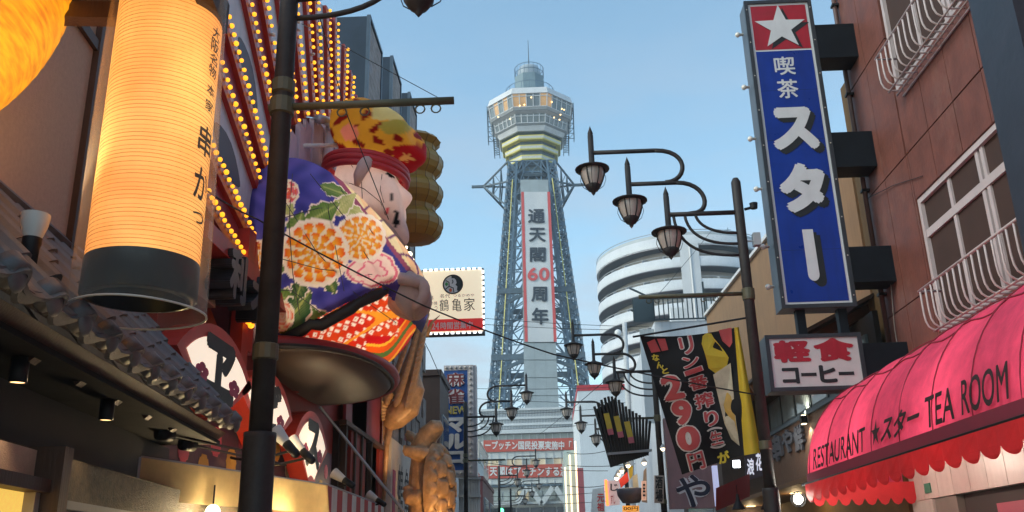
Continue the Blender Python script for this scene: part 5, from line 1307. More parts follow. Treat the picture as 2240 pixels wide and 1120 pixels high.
# ================================================================== crane-and-turtle restaurant
XC = -3.45
cb = thing('carved_stone_restaurant', 'restaurant front with carved grey stone wall and white calligraphy panel', 'building', (XC - 1, 21, 0))
G().box(XC - 3, XC - .02, 17.4, 25.2, 0, 9.2).build('wall', mat('carved_core', (.15, .12, .10), .8), cb)
CARV = mat('carved_stone', (.26, .22, .20), .85, .5, 3, .9, bscale=7, spots=(.08, .07, .08, .6))
rnd = random.Random(3)
for k in range(9):
    for j in range(8):
        y0 = 19.9 + k * .58; z0 = 2.9 + j * .78 + (k % 2) * .2
        G().box(XC - .05, XC + .02 + rnd.uniform(0, .12), y0 + .01, y0 + .57, z0 + .01, z0 + .77).build('stone_block', CARV, cb)
TILEP = mat('pattern_tile', (.30, .30, .38), .5, .5, 9, spots=(.05, .05, .12, .9))
for j in range(7): G().box(XC, XC + .05, 18.9, 19.85, 4.0 + j * .45 + .005, 4.44 + j * .45).build('pattern_tile', TILEP, cb)
G().box(XC - .0, XC + .04, 15.4, 18.85, 4.0, 6.0).build('red_board', mat('board_magenta', (.22, .025, .05), .5, .2), cb)
G().box(XC - .6, XC - .02, 15.2, 18.9, 2.9, 3.98).build('dark_window', mat('dark_room', (.02, .014, .012), .6), cb)
for y in (15.3, 16.1, 16.7, 17.6): G().box(XC - .02, XC + .08, y, y + .09, 2.5, 4.0).build('mullion', WOODD, cb)
G().box(XC - .03, XC + .1, 15.2, 18.9, 3.92, 4.0).build('lintel', WOODB, cb)
# white calligraphy panel, lit from below
CP = mat('calligraphy_panel', (.62, .56, .50), .6, .08, 3)
cpn = G().box(XC + .03, XC + .16, 19.4, 23.2, 1.2, 4.25).build('calligraphy_panel', CP, cb)
for k, ch in enumerate('鶴亀家'):
    y0 = 20.3 + k * .95; g1 = G(); text(g1, ch, rectW((XC + .165, y0, 2.55), (0, .75, 0), (0, 0, 1.25)), .0); g1.build('lettering', mat('brush_ink', (.03, .015, .01)), cpn, fix=False)
G().box(XC + .162, XC + .17, 19.6, 19.95, 1.3, 3.6).build('pink_strip', mat('strip_magenta', (.35, .02, .12), .5), cpn)
# roof of the restaurant, lamps along its far edge
for k, (px, py) in enumerate(((886, 541), (896, 556), (901, 570), (903, 583), (913, 598))):
    p = aty(px, py, 19 + k * .3); t = thing('edge_bulb', 'warm white bulb in a row behind golden lantern', 'bulb', p, 'row of warm bulbs along the restaurant edge')
    G().ball(p, .06, 10, 7).build('globe', BULBW, t, True); G().tube([p, p - V((.12, 0, 0))], .03, 6).build('socket', BLACKM, t)
p0 = aty(895, 520, 19.6); G().bar(p0 + V((-.05, -.8, .9)), p0 + V((-.05, 1.6, -2.2)), .12).build('bulb_rail', BLACKM, label='thin black rail carrying the row of warm bulbs', cat='rail')

# ------------------------------------------------------------------ bronze-coloured sculptures: one remeshed skin each
BRZ = mat('gilded_wood', (.50, .29, .15), .42, .4, 6, .5, metal=.1, spots=(.58, .46, .36, .7), bscale=14)
def organic(g, name, label, cat, voxel, smooth=3, parent=None):
    me = g.mesh(name + '_raw', fix=False); o = bpy.data.objects.new('raw', me); COL.objects.link(o)
    m = o.modifiers.new('r', 'REMESH'); m.mode = 'VOXEL'; m.voxel_size = voxel
    s_ = o.modifiers.new('s', 'SMOOTH'); s_.iterations = smooth; s_.factor = .5
    dg = bpy.context.evaluated_depsgraph_get(); dg.update(); e = o.evaluated_get(dg); me2 = bpy.data.meshes.new_from_object(e)
    bpy.data.objects.remove(o)
    org = parent.location.copy() if parent else V((0, 0, 0))
    for v_ in me2.vertices: v_.co -= org
    me2.polygons.foreach_set('use_smooth', [True] * len(me2.polygons)); me2.materials.clear(); me2.materials.append(BRZ)
    o2 = bpy.data.objects.new(name, me2); COL.objects.link(o2)
    if parent: o2.parent = parent
    else: o2['label'] = label; o2['category'] = cat
    return o2
KY = 19.0
C_ = lambda px, py, dy=0.0: aty(px, py, KY + dy)
cr = thing('crane_sculpture', 'gilded crane sculpture with one wing raised, legs hanging down', 'sculpture', C_(850, 1000))
g = G()
g.tube([C_(902, 800), C_(905, 850), C_(890, 890), C_(862, 915), C_(845, 935)], [.10, .24, .30, .27, .12], 14)
# raised wing: overlapping long feathers rising to a point
g.tube([C_(868, 872), C_(895, 800), C_(918, 730), C_(930, 670)], [.13, .15, .10, .04], 10)
organic(g, 'body', '', '', .03, 2, cr)
blade = G().ball((0, 0, 0), (.085, .045, .24), 10, 8).mesh('feather', smooth=True); blade.materials.append(BRZ)
for k in range(15):       # overlapping rows of feathers along the raised wing
    t = k / 14; cx_, cy_ = 872 + 62 * t - 8 * t * t, 868 - 192 * t; wd_ = 26 * (1 - .72 * t) + 4
    for m_ in range(3):
        p_ = C_(cx_ + (m_ - 1) * wd_ * .8, cy_ + 6 * (m_ - 1), -.26 - .05 * (1 - abs(m_ - 1))); f_ = 1 - .5 * t
        inst('feather', blade, cr, p_, rot=(R(-14), R(16 + 10 * (m_ - 1)), R(20 * (m_ - 1))), scl=(f_, f_, .8 * f_ + .2))
# spread wing towards the wall
for k in range(9):
    b0 = C_(862 - 2 * k, 868 + 6 * k, -.1); e0 = C_(816 - 3 * k + (k % 2) * 4, 842 + 10 * k, -.25); G().tube(bez([b0, b0.lerp(e0, .5) + V((0, -.07, .04)), e0], 6), [.03, .055, .07, .075, .07, .05, .02], 8).build('feather', BRZ, cr, True)
for a, b, c in (((838, 930), (828, 985), (822, 1115)), ((852, 928), (846, 975), (838, 1120))):
    G().tube([C_(*a), C_(*b), C_(*c)], [.10, .055, .035], 10).build('leg', BRZ, cr, True)
G().tube([C_(932, 735), C_(945, 705), C_(962, 690)], [.07, .03, .008], 8).build('beak', BRZ, cr, True)
TYY = 20.4
T_ = lambda px, py, dy=0.0: aty(px, py, TYY + dy)
tt = thing('turtle_sculpture', 'gilded turtle sculpture climbing upright with its head raised', 'sculpture', T_(940, 1150))
g = G()
# plastron side and shell
g.tube([T_(925, 985), T_(932, 1030), T_(934, 1080), T_(930, 1130), T_(920, 1180)], [.25, .38, .42, .38, .2], 16)
for k, (px, py, r_) in enumerate(((955, 1000, .28), (966, 1040, .36), (968, 1085, .38), (962, 1130, .34), (950, 1165, .28), (945, 985, .2))): g.ball(T_(px, py, .1), (r_ * .75, r_ * 1.2, r_), 14, 10)
g.tube([T_(915, 1000), T_(925, 975), T_(938, 950), T_(955, 935), T_(968, 930)], [.28, .26, .24, .21, .11], 14)       # neck and head
g.tube([T_(945, 998, -.25), T_(925, 993, -.35), T_(905, 990, -.35), T_(888, 985, -.3)], [.15, .16, .15, .11], 12)          # near fore leg
g.tube([T_(925, 975, .3), T_(908, 962, .3), T_(895, 950, .3)], [.14, .12, .10], 12)
g.tube([T_(928, 1085, -.25), T_(912, 1090, -.35), T_(895, 1090, -.35), T_(888, 1075, -.3)], [.16, .18, .16, .1], 12)    # hind leg
for px, py in ((886, 978), (885, 986), (888, 993), (893, 945), (890, 952), (893, 960), (886, 1068), (892, 1066), (897, 1070)): g.ball(T_(px, py, -.3 if py > 965 else .3), .055, 8, 6)
organic(g, 'body', '', '', .028, 2, tt)
# domed shell with raised scutes and a plated rim, facing the street
sc_ = T_(944, 1072, -.1); ax_u = V((.42, .9, 0)).normalized(); ax_n = V((.9, -.42, 0)).normalized()
cells = [(0, -.62), (0, -.2), (0, .22), (0, .62)] + [(s_ * .52, z_) for s_ in (-1, 1) for z_ in (-.42, 0, .42)] + [(.93 * math.cos(t), .93 * math.sin(t)) for t in [k * math.pi / 10 for k in range(20)]]
def shellp(u, v):
    t = 2 * math.pi * u; r = v; a, b = r * math.cos(t), r * math.sin(t)
    ds = sorted(math.hypot(a - c, b - d) for c, d in cells); e = min(1, (ds[1] - ds[0]) * 9)
    h = .46 * math.sqrt(max(0, 1 - (r * .98) ** 2)) + .10 * e * (1 if r < .99 else 0)
    return sc_ + ax_u * (a * .50) + V((0, 0, b * 1.02)) + ax_n * h
G().grid(shellp, 90, 34, True).build('shell', BRZ, tt, True)
lamp_spot('turtle_uplight', T_(965, 1190, -1.6), T_(940, 1040, 0), 170, (1, .58, .2), 60, .05)
lamp_spot('crane_uplight', C_(905, 1130, -1.6) + V((.6, 0, 0)), C_(865, 880, 0), 190, (1, .62, .26), 60, .05)
t = thing('sculpture_uplight', 'small uplight below the turtle sculpture', 'spotlight', T_(965, 1190, -1.6)); G().tube([T_(965, 1200, -1.6), T_(965, 1190, -1.6)], .06, 8).build('body', BLACKM, t)

# ------------------------------------------------------------------ lit square sign with LED edge
YQ = 20.6
sq = thing('square_sign', 'cream lit square sign with round crest and red bottom band', 'sign', aty(990, 728, YQ))
x0, x1 = aty(924, 660, YQ).x, aty(1056, 660, YQ).x; z1, z0 = aty(990, 591, YQ).z, aty(990, 727, YQ).z
G().box(x0 - .03, x1 + .03, YQ + .01, YQ + .28, z0 - .04, z1 + .03).build('casing', mat('sq_dark', (.03, .035, .05), .5), sq)
CRMF = mat('cream_lit', (.80, .70, .52), .5, .05, 2, emit=(1, .84, .6), es=.55)
sfc = G().box(x0, x1, YQ - .004, YQ + .008, z0, z1).build('face', CRMF, sq)
W_, H_ = x1 - x0, z1 - z0
sq_r = lambda u0, u1, v0, v1, d=.01: rectW((x0 + W_ * u0, YQ - d, z0 + H_ * v0), (W_ * (u1 - u0), 0, 0), (0, 0, H_ * (v1 - v0)))
G().box(x0, x1, YQ - .008, YQ - .0045, z0 + .03, z0 + H_ * .21).build('red_band', mat('red_lit', (.55, .02, .02), .5, .06, emit=(1, .05, .04), es=.25), sfc)
INKB = mat('sign_ink', (.02, .03, .035), .6)
for tx, r_, b_, m in (('24', (.16, .28, .05, .165), .03, SWH), ('時間営業中', (.30, .83, .05, .165), .02, SWH), ('鶴', (.285, .44, .34, .53), .01, INKB), ('亀', (.49, .65, .33, .535), .01, INKB), ('家', (.69, .87, .33, .54), .01, INKB), ('名代', (.29, .46, .55, .615), .0, INKB), ('つるかめや', (.51, .86, .56, .605), -.002, INKB), ('串', (.11, .18, .52, .6), 0, INKB), ('か', (.13, .185, .44, .5), 0, INKB), ('つ', (.20, .25, .36, .42), 0, INKB), ('焼', (.19, .25, .44, .5), 0, INKB)):
    g1 = G(); text(g1, tx, sq_r(*r_), b_); g1.build('lettering', m, sfc, fix=False)
cx, cz, rr = x0 + W_ * .507, z0 + H_ * .765, W_ * .16
ring_ = G(); ring_.tube([(cx + rr * math.cos(t), YQ - .012, cz + rr * math.sin(t)) for t in [k * math.pi / 20 for k in range(41)]], .018, 5, False)
ring_.build('crest_ring', INKB, sfc, True)
cd = G().prism([(cx + rr * .93 * math.cos(t), YQ - .008, cz + rr * .93 * math.sin(t)) for t in [k * math.pi / 14 for k in range(28)]], (0, .003, 0)).build('crest', SWH, sfc)
pts = [(math.cos(t), math.sin(t)) for t in [(-50 + 150 * k / 14) * math.pi / 180 for k in range(15)]] + [(-.15, .72), (.15, .72), (.35, .5), (.42, .15), (.28, -.05), (.5, -.25), (.45, -.6), (.5, -.75)]
G().prism([(cx + rr * .93 * a, YQ - .0112, cz + rr * .93 * b) for a, b in pts], (0, .0025, 0)).build('crest_wing', INKB, cd)
for seg in (((-.75, .45), (-.4, .25), (-.4, -.2), (-.75, -.5)), ((-.4, -.2), (.05, -.4), (.1, -.85)), ((-.05, .5), (.02, .25), (-.1, .1))):
    G().tube([(cx + rr * a, YQ - .013, cz + rr * b) for a, b in seg], .012, 5).build('crest_line', INKB, cd)
for (a, b), c in (((-.66, .05), (.03, .25, .08)), ((-.25, -.62), (.6, .12, .05))): G().prism([(cx + rr * (a + .16 * math.cos(t)), YQ - .0105, cz + rr * (b + .2 * math.sin(t))) for t in [k * math.pi / 4 for k in range(8)]], (0, .002, 0)).build('crest_mark', mat('crest_%d' % int(c[0] * 100), c, .6), cd)
led = G().box(-.036, .036, -.02, .02, -.02, .02).mesh('led'); led.materials.append(mat('led_white', (1, 1, 1), .3, emit=(.9, .95, 1), es=2.5))
for k in range(11):
    x = x0 + W_ * (k + .5) / 11; inst('led', led, sq, (x, YQ - .01, z1 + .02)); inst('led', led, sq, (x, YQ - .01, z0 - .02))
    z = z0 + H_ * (k + .5) / 11; inst('led', led, sq, (x1 + .02, YQ - .01, z), rot=(0, math.pi / 2, 0))
G().box(XC - .3, x0 - .03, YQ + .1, YQ + .2, z1 - .55, z1 - .40).build('bracket', BLACKM, sq)

# ------------------------------------------------------------------ blue mahjong parlour sign with bulbs
YM = 31.0
mj = thing('mahjong_sign', 'narrow blue upright sign with bulb border and relief lettering', 'sign', aty(1003, 1040, YM))
x0, x1 = aty(971, 910, YM).x, aty(1036, 910, YM).x; z1, z0 = aty(1003, 799, YM).z, aty(1003, 1042, YM).z; W_, H_ = x1 - x0, z1 - z0
PKW = mat('bulb_border', (.48, .42, .42), .5, .15, 2, streak=.3)
G().box(x0, x1 + .1, YM + .05, YM + .5, z0, z1).build('casing', PKW, mj)
mf = G().box(x0, x1 - .2, YM + .0, YM + .048, z0 + .2, z1 - .18).build('face', mat('mj_blue', (.01, .06, .24), .45, .2, 2, streak=.2), mj)
G().box(x1 - .198, x1, YM - .02, YM + .048, z0, z1).build('border', PKW, mj); G().box(x0, x1 - .2, YM - .02, YM + .048, z1 - .178, z1).build('border', PKW, mj); G().box(x0, x1 - .2, YM - .02, YM + .048, z0, z0 + .198).build('border', PKW, mj)
mb = G().ball((0, 0, 0), .05, 8, 6).mesh('bulb', smooth=True); mb.materials.append(mat('old_bulb', (.4, .36, .33), .3, .2))
n = 19
for k in range(n): inst('bulb', mb, mj, (x1 - .1, YM - .05, z0 + .1 + (H_ - .2) * k / (n - 1)))
for k in range(5): inst('bulb', mb, mj, (x0 + .08 + (W_ - .35) * k / 4, YM - .05, z1 - .09)); inst('bulb', mb, mj, (x0 + .08 + (W_ - .35) * k / 4, YM - .05, z0 + .1))
mr_ = lambda u0, u1, v0, v1, d: rectW((x0 + (W_ - .2) * u0, YM - d, z0 + H_ * v0), ((W_ - .2) * (u1 - u0), 0, 0), (0, 0, H_ * (v1 - v0)))
EDGE = mat('mj_edge', (.55, .50, .50), .5, .2); MRED = mat('mj_red', (.16, .015, .018), .5, .2); MYEL = mat('mj_yellow', (.5, .36, .03), .5, .2); MWH = mat('mj_white', (.48, .45, .44), .5, .2)
for tx, r_, m in (('麻', (.08, .88, .80, .93), MRED), ('雀', (.08, .88, .64, .78), MRED), ('NEW', (.06, .98, .55, .62), MYEL), ('マ', (.1, .95, .385, .52), MWH), ('ル', (.05, .95, .235, .375), MWH), ('コ', (.15, .88, .11, .22), MWH)):
    g1 = G(); text(g1, tx, mr_(*r_, .0), .075 if m is not MYEL else .05, .07, (0, -1, 0)); g1.build('lettering', EDGE if m is not MWH else MWH, mf)
    if m is not MWH: g1 = G(); text(g1, tx, mr_(*r_, .075), .02); g1.build('lettering', m, mf, fix=False)

# ================================================================== far left row of buildings
def plain(name, label, x0, x1, y0, y1, z1, m, rows=0, cols=0, side='x', cat='building', win=GLASS):
    t = thing(name, label, cat, ((x0 + x1) / 2, (y0 + y1) / 2, 0)); G().box(x0, x1, y0, y1, 0, z1).build('wall', m, t)
    G().box(x0 - .05, x1 + .05, y0 - .05, y1 + .05, z1, z1 + .18).build('parapet', m, t)
    for r_ in range(rows):
        for c in range(cols):
            zc_ = z1 * (r_ + .55) / rows
            xs = x1 if x0 < -1 else x0; s_ = 1 if x0 < -1 else -1; yc = y0 + (y1 - y0) * (c + .5) / cols; hw = (y1 - y0) / cols * .32
            fr_ = G().box(min(xs, xs + s_ * .05), max(xs, xs + s_ * .05), yc - hw, yc + hw, zc_ - .6, zc_ + .5).build('window_frame', GREYP, t); G().box(min(xs + s_ * .04, xs + s_ * .06), max(xs + s_ * .04, xs + s_ * .06), yc - hw + .06, yc + hw - .06, zc_ - .54, zc_ + .44).build('pane', win, fr_)
            if c < 1:
                xc = (x0 + x1) / 2; G().box(xc - .6, xc + .6, y0 - .03, y0 - .0, zc_ - .6, zc_ + .5).build('pane', win, t)
    return t
BRN = mat('brown_cladding', (.085, .052, .045), .6, .2, 2, streak=.3)
zt_ = aty(935, 822, 27).z
plain('brown_clad_house', 'narrow brown clad building behind the crane sculpture', -6.5, aty(962, 900, 27).x, 27, 29.5, zt_, BRN, 2, 1)
t = plain('pale_house', 'pale grey building with blue-tinted windows behind mahjong sign', -8, aty(992, 860, 33.5).x, 33.5, 40, aty(975, 838, 33.5).z, mat('pale_grey', (.42, .43, .46), .7, .1, 1, streak=.2), 2, 2)
G().box(aty(962, 930, 31.6).x, aty(974, 930, 31.6).x, 31.6, 31.9, 1, aty(968, 884, 31.6).z).build('yellow_board', mat('board_yellow', (.6, .48, .04), .5, .15), label='upright yellow board edge beside the blue mahjong sign', cat='sign')
G().box(aty(948, 860, 30.4).x, aty(972, 860, 30.4).x, 30.4, 30.6, aty(960, 878, 30.4).z, aty(960, 838, 30.4).z).build('blank_sign_board', mat('board_grey', (.42, .42, .46), .6, .1), label='blank pale grey board beside the brown clad building', cat='sign')
# slatted balcony and stairs below the mahjong sign
bl = thing('slatted_balcony', 'grey balcony with upright slats below the mahjong sign', 'balcony', aty(1010, 1120, 32))
for k in range(9):
    p = aty(1006 + k * 5.2, 1045, 32); G().box(p.x - .035, p.x + .035, 31.95, 32.05, 1, p.z).build('slat', GREYP, bl)
for py in (1046, 1085): a, b = aty(1003, py, 31.9), aty(1052, py, 31.9); G().bar(a, b, .08).build('rail', GREYP, bl)
plain('far_white_house', 'white building with rows of dark windows far down left side', -9, aty(1030, 1000, 60).x, 60, 72, aty(1020, 985, 60).z, mat('far_white', (.5, .52, .54), .7, .1, .6, streak=.2), 3, 3)
plain('far_beige_house', 'beige far building next to the tower base', -14, aty(1048, 1020, 95).x, 95, 110, aty(1040, 965, 95).z, mat('far_beige', (.48, .44, .40), .7, .1, .6, streak=.2), 4, 3)
plain('dark_red_house', 'low dark red fronted house under the far lamp posts', -7, aty(1056, 1090, 45).x, 45, 54, aty(1046, 1050, 45).z, mat('dark_red_front', (.10, .02, .025), .6, .2), 2, 2)
# ================================================================== right row beyond the red building
XB = 5.1
bg_ = thing('brown_gable_house', 'brown rendered building with dark timber eave beside the blue sign', 'building', (XB + 2, 20, 0))
BRW = mat('brown_render', (.30, .17, .085), .75, .14, 2, .1, streak=.25)
pA, pB = atx(1545, 692, XB), atx(1692, 515, XB)
yN = 13.6; zTop = pA.z
G().prism([(XB, yN, 4.9), (XB, pA.y, 5.75), (XB, pA.y, pA.z), (XB, yN, pB.z + (pB.z - pA.z) * .35)], (3, 0, 0)).build('wall', BRW, bg_)
G().bar((XB - .02, pA.y, pA.z + .03), (XB - .02, yN, pB.z + (pB.z - pA.z) * .35 + .03), .12, .08).build('coping', WHITEP, bg_)
# olive side wall seen past the sign
G().box(XB + .02, XB + 3, 12.85, 13.55, 0, 9.0).build('side_wall', mat('olive_wall', (.15, .085, .03), .8, .2, 1.5, streak=.3), bg_)
# timber eave under the brown wall
for k in range(16):
    y = 13.8 + k * .55; a = V((XB - 1.05, y, 4.75 - .0 * k)); b = V((XB + .1, y, 5.3)); G().bar(a, b, .10, .14).build('eave_rafter', mat('old_timber', (.12, .05, .025), .7, .4, 4, .3), bg_)
G().hexa([(XB - 1.1, 13.5, 4.84), (XB + .1, 13.5, 5.42), (XB + .1, 23, 5.42), (XB - 1.1, 23, 4.84), (XB - 1.1, 13.5, 4.90), (XB + .1, 13.5, 5.48), (XB + .1, 23, 5.48), (XB - 1.1, 23, 4.90)]).build('eave_board', WOODD, bg_)
# second storey glazing strip and wooden fascia with raised letters
FAS = mat('fascia_timber', (.13, .075, .05), .6, .25, 3, .25, aniso=(8, 8, .5))
y = 12.9; k = 0
while y < 20.5: G().box(XB - .35, XB - .3 + .01 * (k % 2), y, y + .155, 2.85, 4.05).build('fascia_plank', FAS, bg_); y += .16; k += 1
G().box(XB - .28, XB - .2, 12.9, 20.5, 2.8, 5.0).build('fascia_backing', mat('dark_room', (.02, .014, .012)), bg_)
for k in range(7): yy_ = 13.2 + k * 1.05; f_ = G().box(XB - .33, XB - .285, yy_, yy_ + .98, 4.12, 4.72).build('window_frame', mat('steel_window', (.06, .08, .09), .4), bg_); G().box(XB - .335, XB - .332, yy_ + .07, yy_ + .91, 4.18, 4.66).build('pane', mat('sky_pane', (.25, .32, .35), .08, .2, spec=.8), f_)
G().box(XB - .40, XB - .28, 12.9, 20.5, 4.04, 4.11).build('blue_rail', mat('blue_rail', (.08, .12, .16), .5), bg_)
G().box(XB - .42, XB - .28, 12.9, 20.5, 2.78, 2.85).build('fascia_rail', GREYP, bg_)
LBL = mat('relief_letter', (.09, .10, .13), .4, .2)
for ch, (ax, ay, bx, by) in (('鮮', (1742, 928, 1762, 988)), ('や', (1715, 938, 1740, 992)), ('串', (1690, 950, 1714, 1010))):
    xm = XB - .36; a = atx(ax, (ay + by) / 2, xm); b = atx(bx, (ay + by) / 2, xm); zt2 = atx((ax + bx) / 2, ay, xm).z; zb2 = atx((ax + bx) / 2, by, xm).z
    g1 = G(); text(g1, ch, rectW((xm, a.y, zb2), (0, b.y - a.y, 0), (0, 0, zt2 - zb2)), .04, .05, (-1, 0, 0)); g1.build('relief_letter', LBL if ch in '鮮や串' else mat('letter_glow', (.8, .8, .9), .4, emit=(.8, .85, 1), es=.5), bg_)
# shop zone: ceiling, warm interior
G().box(XB - 1.2, XB - .2, 12.9, 20.5, 2.70, 2.77).build('porch_ceiling', mat('porch_wood', (.20, .11, .05), .6, .2), bg_)
G().box(XB - .18, XB + 2, 12.95, 20.4, 0, 2.7).build('shop_front', mat('shop_warm', (.26, .17, .07), .7, .4, 1.5), bg_)
for k, (px, py) in enumerate(((1735, 1030), (1640, 1085), (1555, 1100))):
    p = atx(px, py, XB - .7); d = thing('ceiling_downlight', 'warm round downlight in the wooden shop porch ceiling', 'light', p, 'downlights in the shop porch'); G().lathe([(0, 2.692), (.09, 2.692), (.11, 2.699)], (p.x, p.y, 0), 16).build('lens', mat('downlight_warm', (1, .8, .45), .4, emit=(1, .72, .3), es=4), d); lamp_pt('porch_light', (p.x, p.y, 2.5), 7, (1, .72, .38), .06)
# bright globe lamp hanging below the awning end
p = aty(1746, 1092, 12.4); gl_ = thing('hanging_globe_lamp', 'bright white lamp in wire guard by the awning end', 'lamp', p)
G().ball(p, .065, 14, 10).build('globe', mat('globe_white', (1, 1, .95), .3, emit=(1, .97, .85), es=14), gl_, True)
for k in range(5): a = k * math.pi / 5; G().tube([p + V((.10 * math.cos(a) * math.cos(t), .10 * math.sin(a) * math.cos(t), .10 * math.sin(t))) for t in [j * math.pi / 6 for j in range(13)]], .004, 4, False).build('guard_wire', BLACKM, gl_)
lamp_pt('globe_lamp_light', p + V((0, -.14, 0)), 10, (1, .95, .82), .06)
p = aty(1611, 1015, 14.5); t = thing('square_floodlight', 'square cold-white floodlight below the beer banner', 'light', p); G().box(p.x - .07, p.x + .07, p.y, p.y + .08, p.z - .07, p.z + .07).build('housing', BLACKM, t); G().box(p.x - .055, p.x + .055, p.y - .006, p.y, p.z - .055, p.z + .055).build('lens', mat('cold_lens', (1, 1, 1), .3, emit=(.9, .96, 1), es=12), t)
# wall washer beside the raised letters and a small upright sign of glowing characters
p = atx(1768, 918, XB - .36); t = thing('wall_washer_lamp', 'small square wall lamp washing the timber fascia with light', 'lamp', p)
G().box(p.x - .14, p.x - .03, p.y - .06, p.y + .06, p.z - .07, p.z + .07).build('housing', BLACKM, t); G().box(p.x - .12, p.x - .05, p.y - .05, p.y + .05, p.z + .071, p.z + .08).build('lens', BULBW, t); G().box(p.x - .12, p.x - .05, p.y - .05, p.y + .05, p.z - .08, p.z - .071).build('lens', BULBW, t)
for s_ in (-1, 1): lamp_spot('wall_washer_beam', p + V((-.085, 0, s_ * .10)), p + V((.12, -.1, s_ * 1.5)), 26, (1, .82, .58), 120, .03)
lamp_pt('fascia_sign_glow', atx(1690, 965, XB - .9), 9, (1, .85, .65), .1)
b_ = G().prism([aty(1630, 1000, 15.6), aty(1672, 978, 15.2), aty(1672, 1040, 15.2), aty(1632, 1052, 15.6)], (0, .06, 0)).build('character_light_sign', mat('char_board', (.05, .045, .06), .5), label='dark sign with glowing pale characters behind the lamp post', cat='sign')
for ch, r_ in (('浪', (1634, 1002, 1650, 1040)), ('花', (1653, 990, 1669, 1030))): g1 = G(); text(g1, ch, rectY(*r_, 15.1), .03); g1.build('lettering', mat('letter_glow', (.8, .8, .9), .4, emit=(.8, .85, 1), es=.5), b_, fix=False)
# signs along the shops: lilac board with a big brush kana
YL = 17.2
x0, x1 = aty(1462, 1050, YL).x, aty(1572, 1050, YL).x; lz1, lz0 = aty(1520, 960, YL).z, aty(1520, 1112, YL).z
lb_ = G().box(x0, x1, YL, YL + .16, lz0, lz1 + .4).build('lilac_sign_board', mat('lilac_board', (.24, .15, .17), .6, .12, 3, streak=.2), label='dull lilac sign board with outlined dark brush character', cat='sign')
for b_, d, m in ((.075, .012, SWH), (.02, .02, mat('kana_navy', (.008, .012, .035), .5))):
    g1 = G(); text(g1, 'や', rectY(1478, 1038, 1554, 1110, YL - d), b_); g1.build('lettering', m, lb_, fix=False)
g = G().box(aty(1565, 1040, 17).x, aty(1572, 1040, 17).x, 16.9, 17.0, 2.3, aty(1568, 1020, 17).z); 
G().box(aty(1563, 1060, 16.6).x, aty(1573, 1060, 16.6).x, 16.6, 16.75, lz0, aty(1568, 1018, 16.6).z).build('narrow_lit_sign', mat('pale_blue_lit', (.5, .52, .7), .5, emit=(.6, .65, 1), es=.5), label='narrow pale bluish upright lit sign beside lilac board', cat='sign')
# dark red curtain under the lights
YN = 15.0
g = G().grid(lambda u, v: aty(1566 + 74 * u, 1068 - 32 * u + 50 * (1 - v), YN + 1.6 - 2.6 * u) + V((0, .05 * math.sin(u * 22), 0)), 40, 6); g.build('shop_curtain', thinfab('curtain_red', (.16, .02, .02), .3, .7), smooth=True, label='dark red cloth curtain hanging over the shop front', cat='curtain')
for px, lab in ((1615, 'dark bell pendant lamp hanging beside the red shop curtain'), (1678, 'dark bell pendant lamp hanging beside the lamp post foot')):
    p = aty(px, 1105, 14.2); t = thing('pendant_lamp', lab, 'lamp', p, 'pendant lamps in the shop front'); G().lathe([(.02, .16), (.03, .08), (.06, .02), (.10, -.05), (.105, -.06)], p, 16).build('shade', BLACKM, t, True); G().tube([p + V((0, 0, .16)), p + V((0, 0, .3))], .006, 5).build('cord', BLACKM, t)
# ------------------------------------------------------------------ beer price banner blown by the wind
YBn = 12.2
tl, tr, bl_, br_ = (1400, 735), (1612, 716), (1492, 1038), (1640, 990)
def bnp(u, v, o=0.0):
    """u 0..1 left-right, v 0..1 top-bottom: cloth with soft folds"""
    a = (tl[0] + (tr[0] - tl[0]) * u, tl[1] + (tr[1] - tl[1]) * u); b = (bl_[0] + (br_[0] - bl_[0]) * u, bl_[1] + (br_[1] - bl_[1]) * u)
    px, py = a[0] + (b[0] - a[0]) * v, a[1] + (b[1] - a[1]) * v + 10 * math.sin(math.pi * u) * (1 - v) * .8
    Y = YBn + .06 * math.sin(u * 9 + 3 * v) * (.3 + .7 * v) + .35 * v * (1 - u) + .03 * math.sin(v * 12 + u * 4)
    return aty(px, py, Y - o)
bn = thing('beer_banner', 'black cloth banner advertising draft beer for 290 yen', 'banner', aty(1520, 1040, YBn))
G().grid(lambda u, v: bnp(u, v), 36, 40).build('cloth', thinfab('banner_black', (.012, .012, .014), .15, .75), bn, True)
bcl = [o for o in bn.children][0]
def bpx(px, py):      # photo point -> banner (u, v)
    u = v = .5
    for _ in range(30):
        a = (tl[0] + (tr[0] - tl[0]) * u, tl[1] + (tr[1] - tl[1]) * u); b = (bl_[0] + (br_[0] - bl_[0]) * u, bl_[1] + (br_[1] - bl_[1]) * u)
        v = max(-.1, min(1.1, (py - a[1]) / (b[1] - a[1]))); lx = tl[0] + (bl_[0] - tl[0]) * v; rx = tr[0] + (br_[0] - tr[0]) * v; u = (px - lx) / (rx - lx)
    return u, v
def btext(ch, c, w_, h_, ang, b_, m, o):
    ca, sa = math.cos(R(ang)), math.sin(R(ang))
    def fn(u, v):
        dx, dy = (u - .5) * w_, -(v - .5) * h_; return bnp(*bpx(c[0] + dx * ca - dy * sa, c[1] + dx * sa + dy * ca), o)
    g1 = G(); text(g1, ch, fn, b_); g1.build('lettering', m, bcl, fix=False)
BRD = mat('banner_print_red', (.42, .06, .065), .7, .12); BWH = mat('banner_print_white', (.56, .52, .5), .7, .1); BYE = mat('banner_print_yellow', (.55, .42, .03), .7, .12)
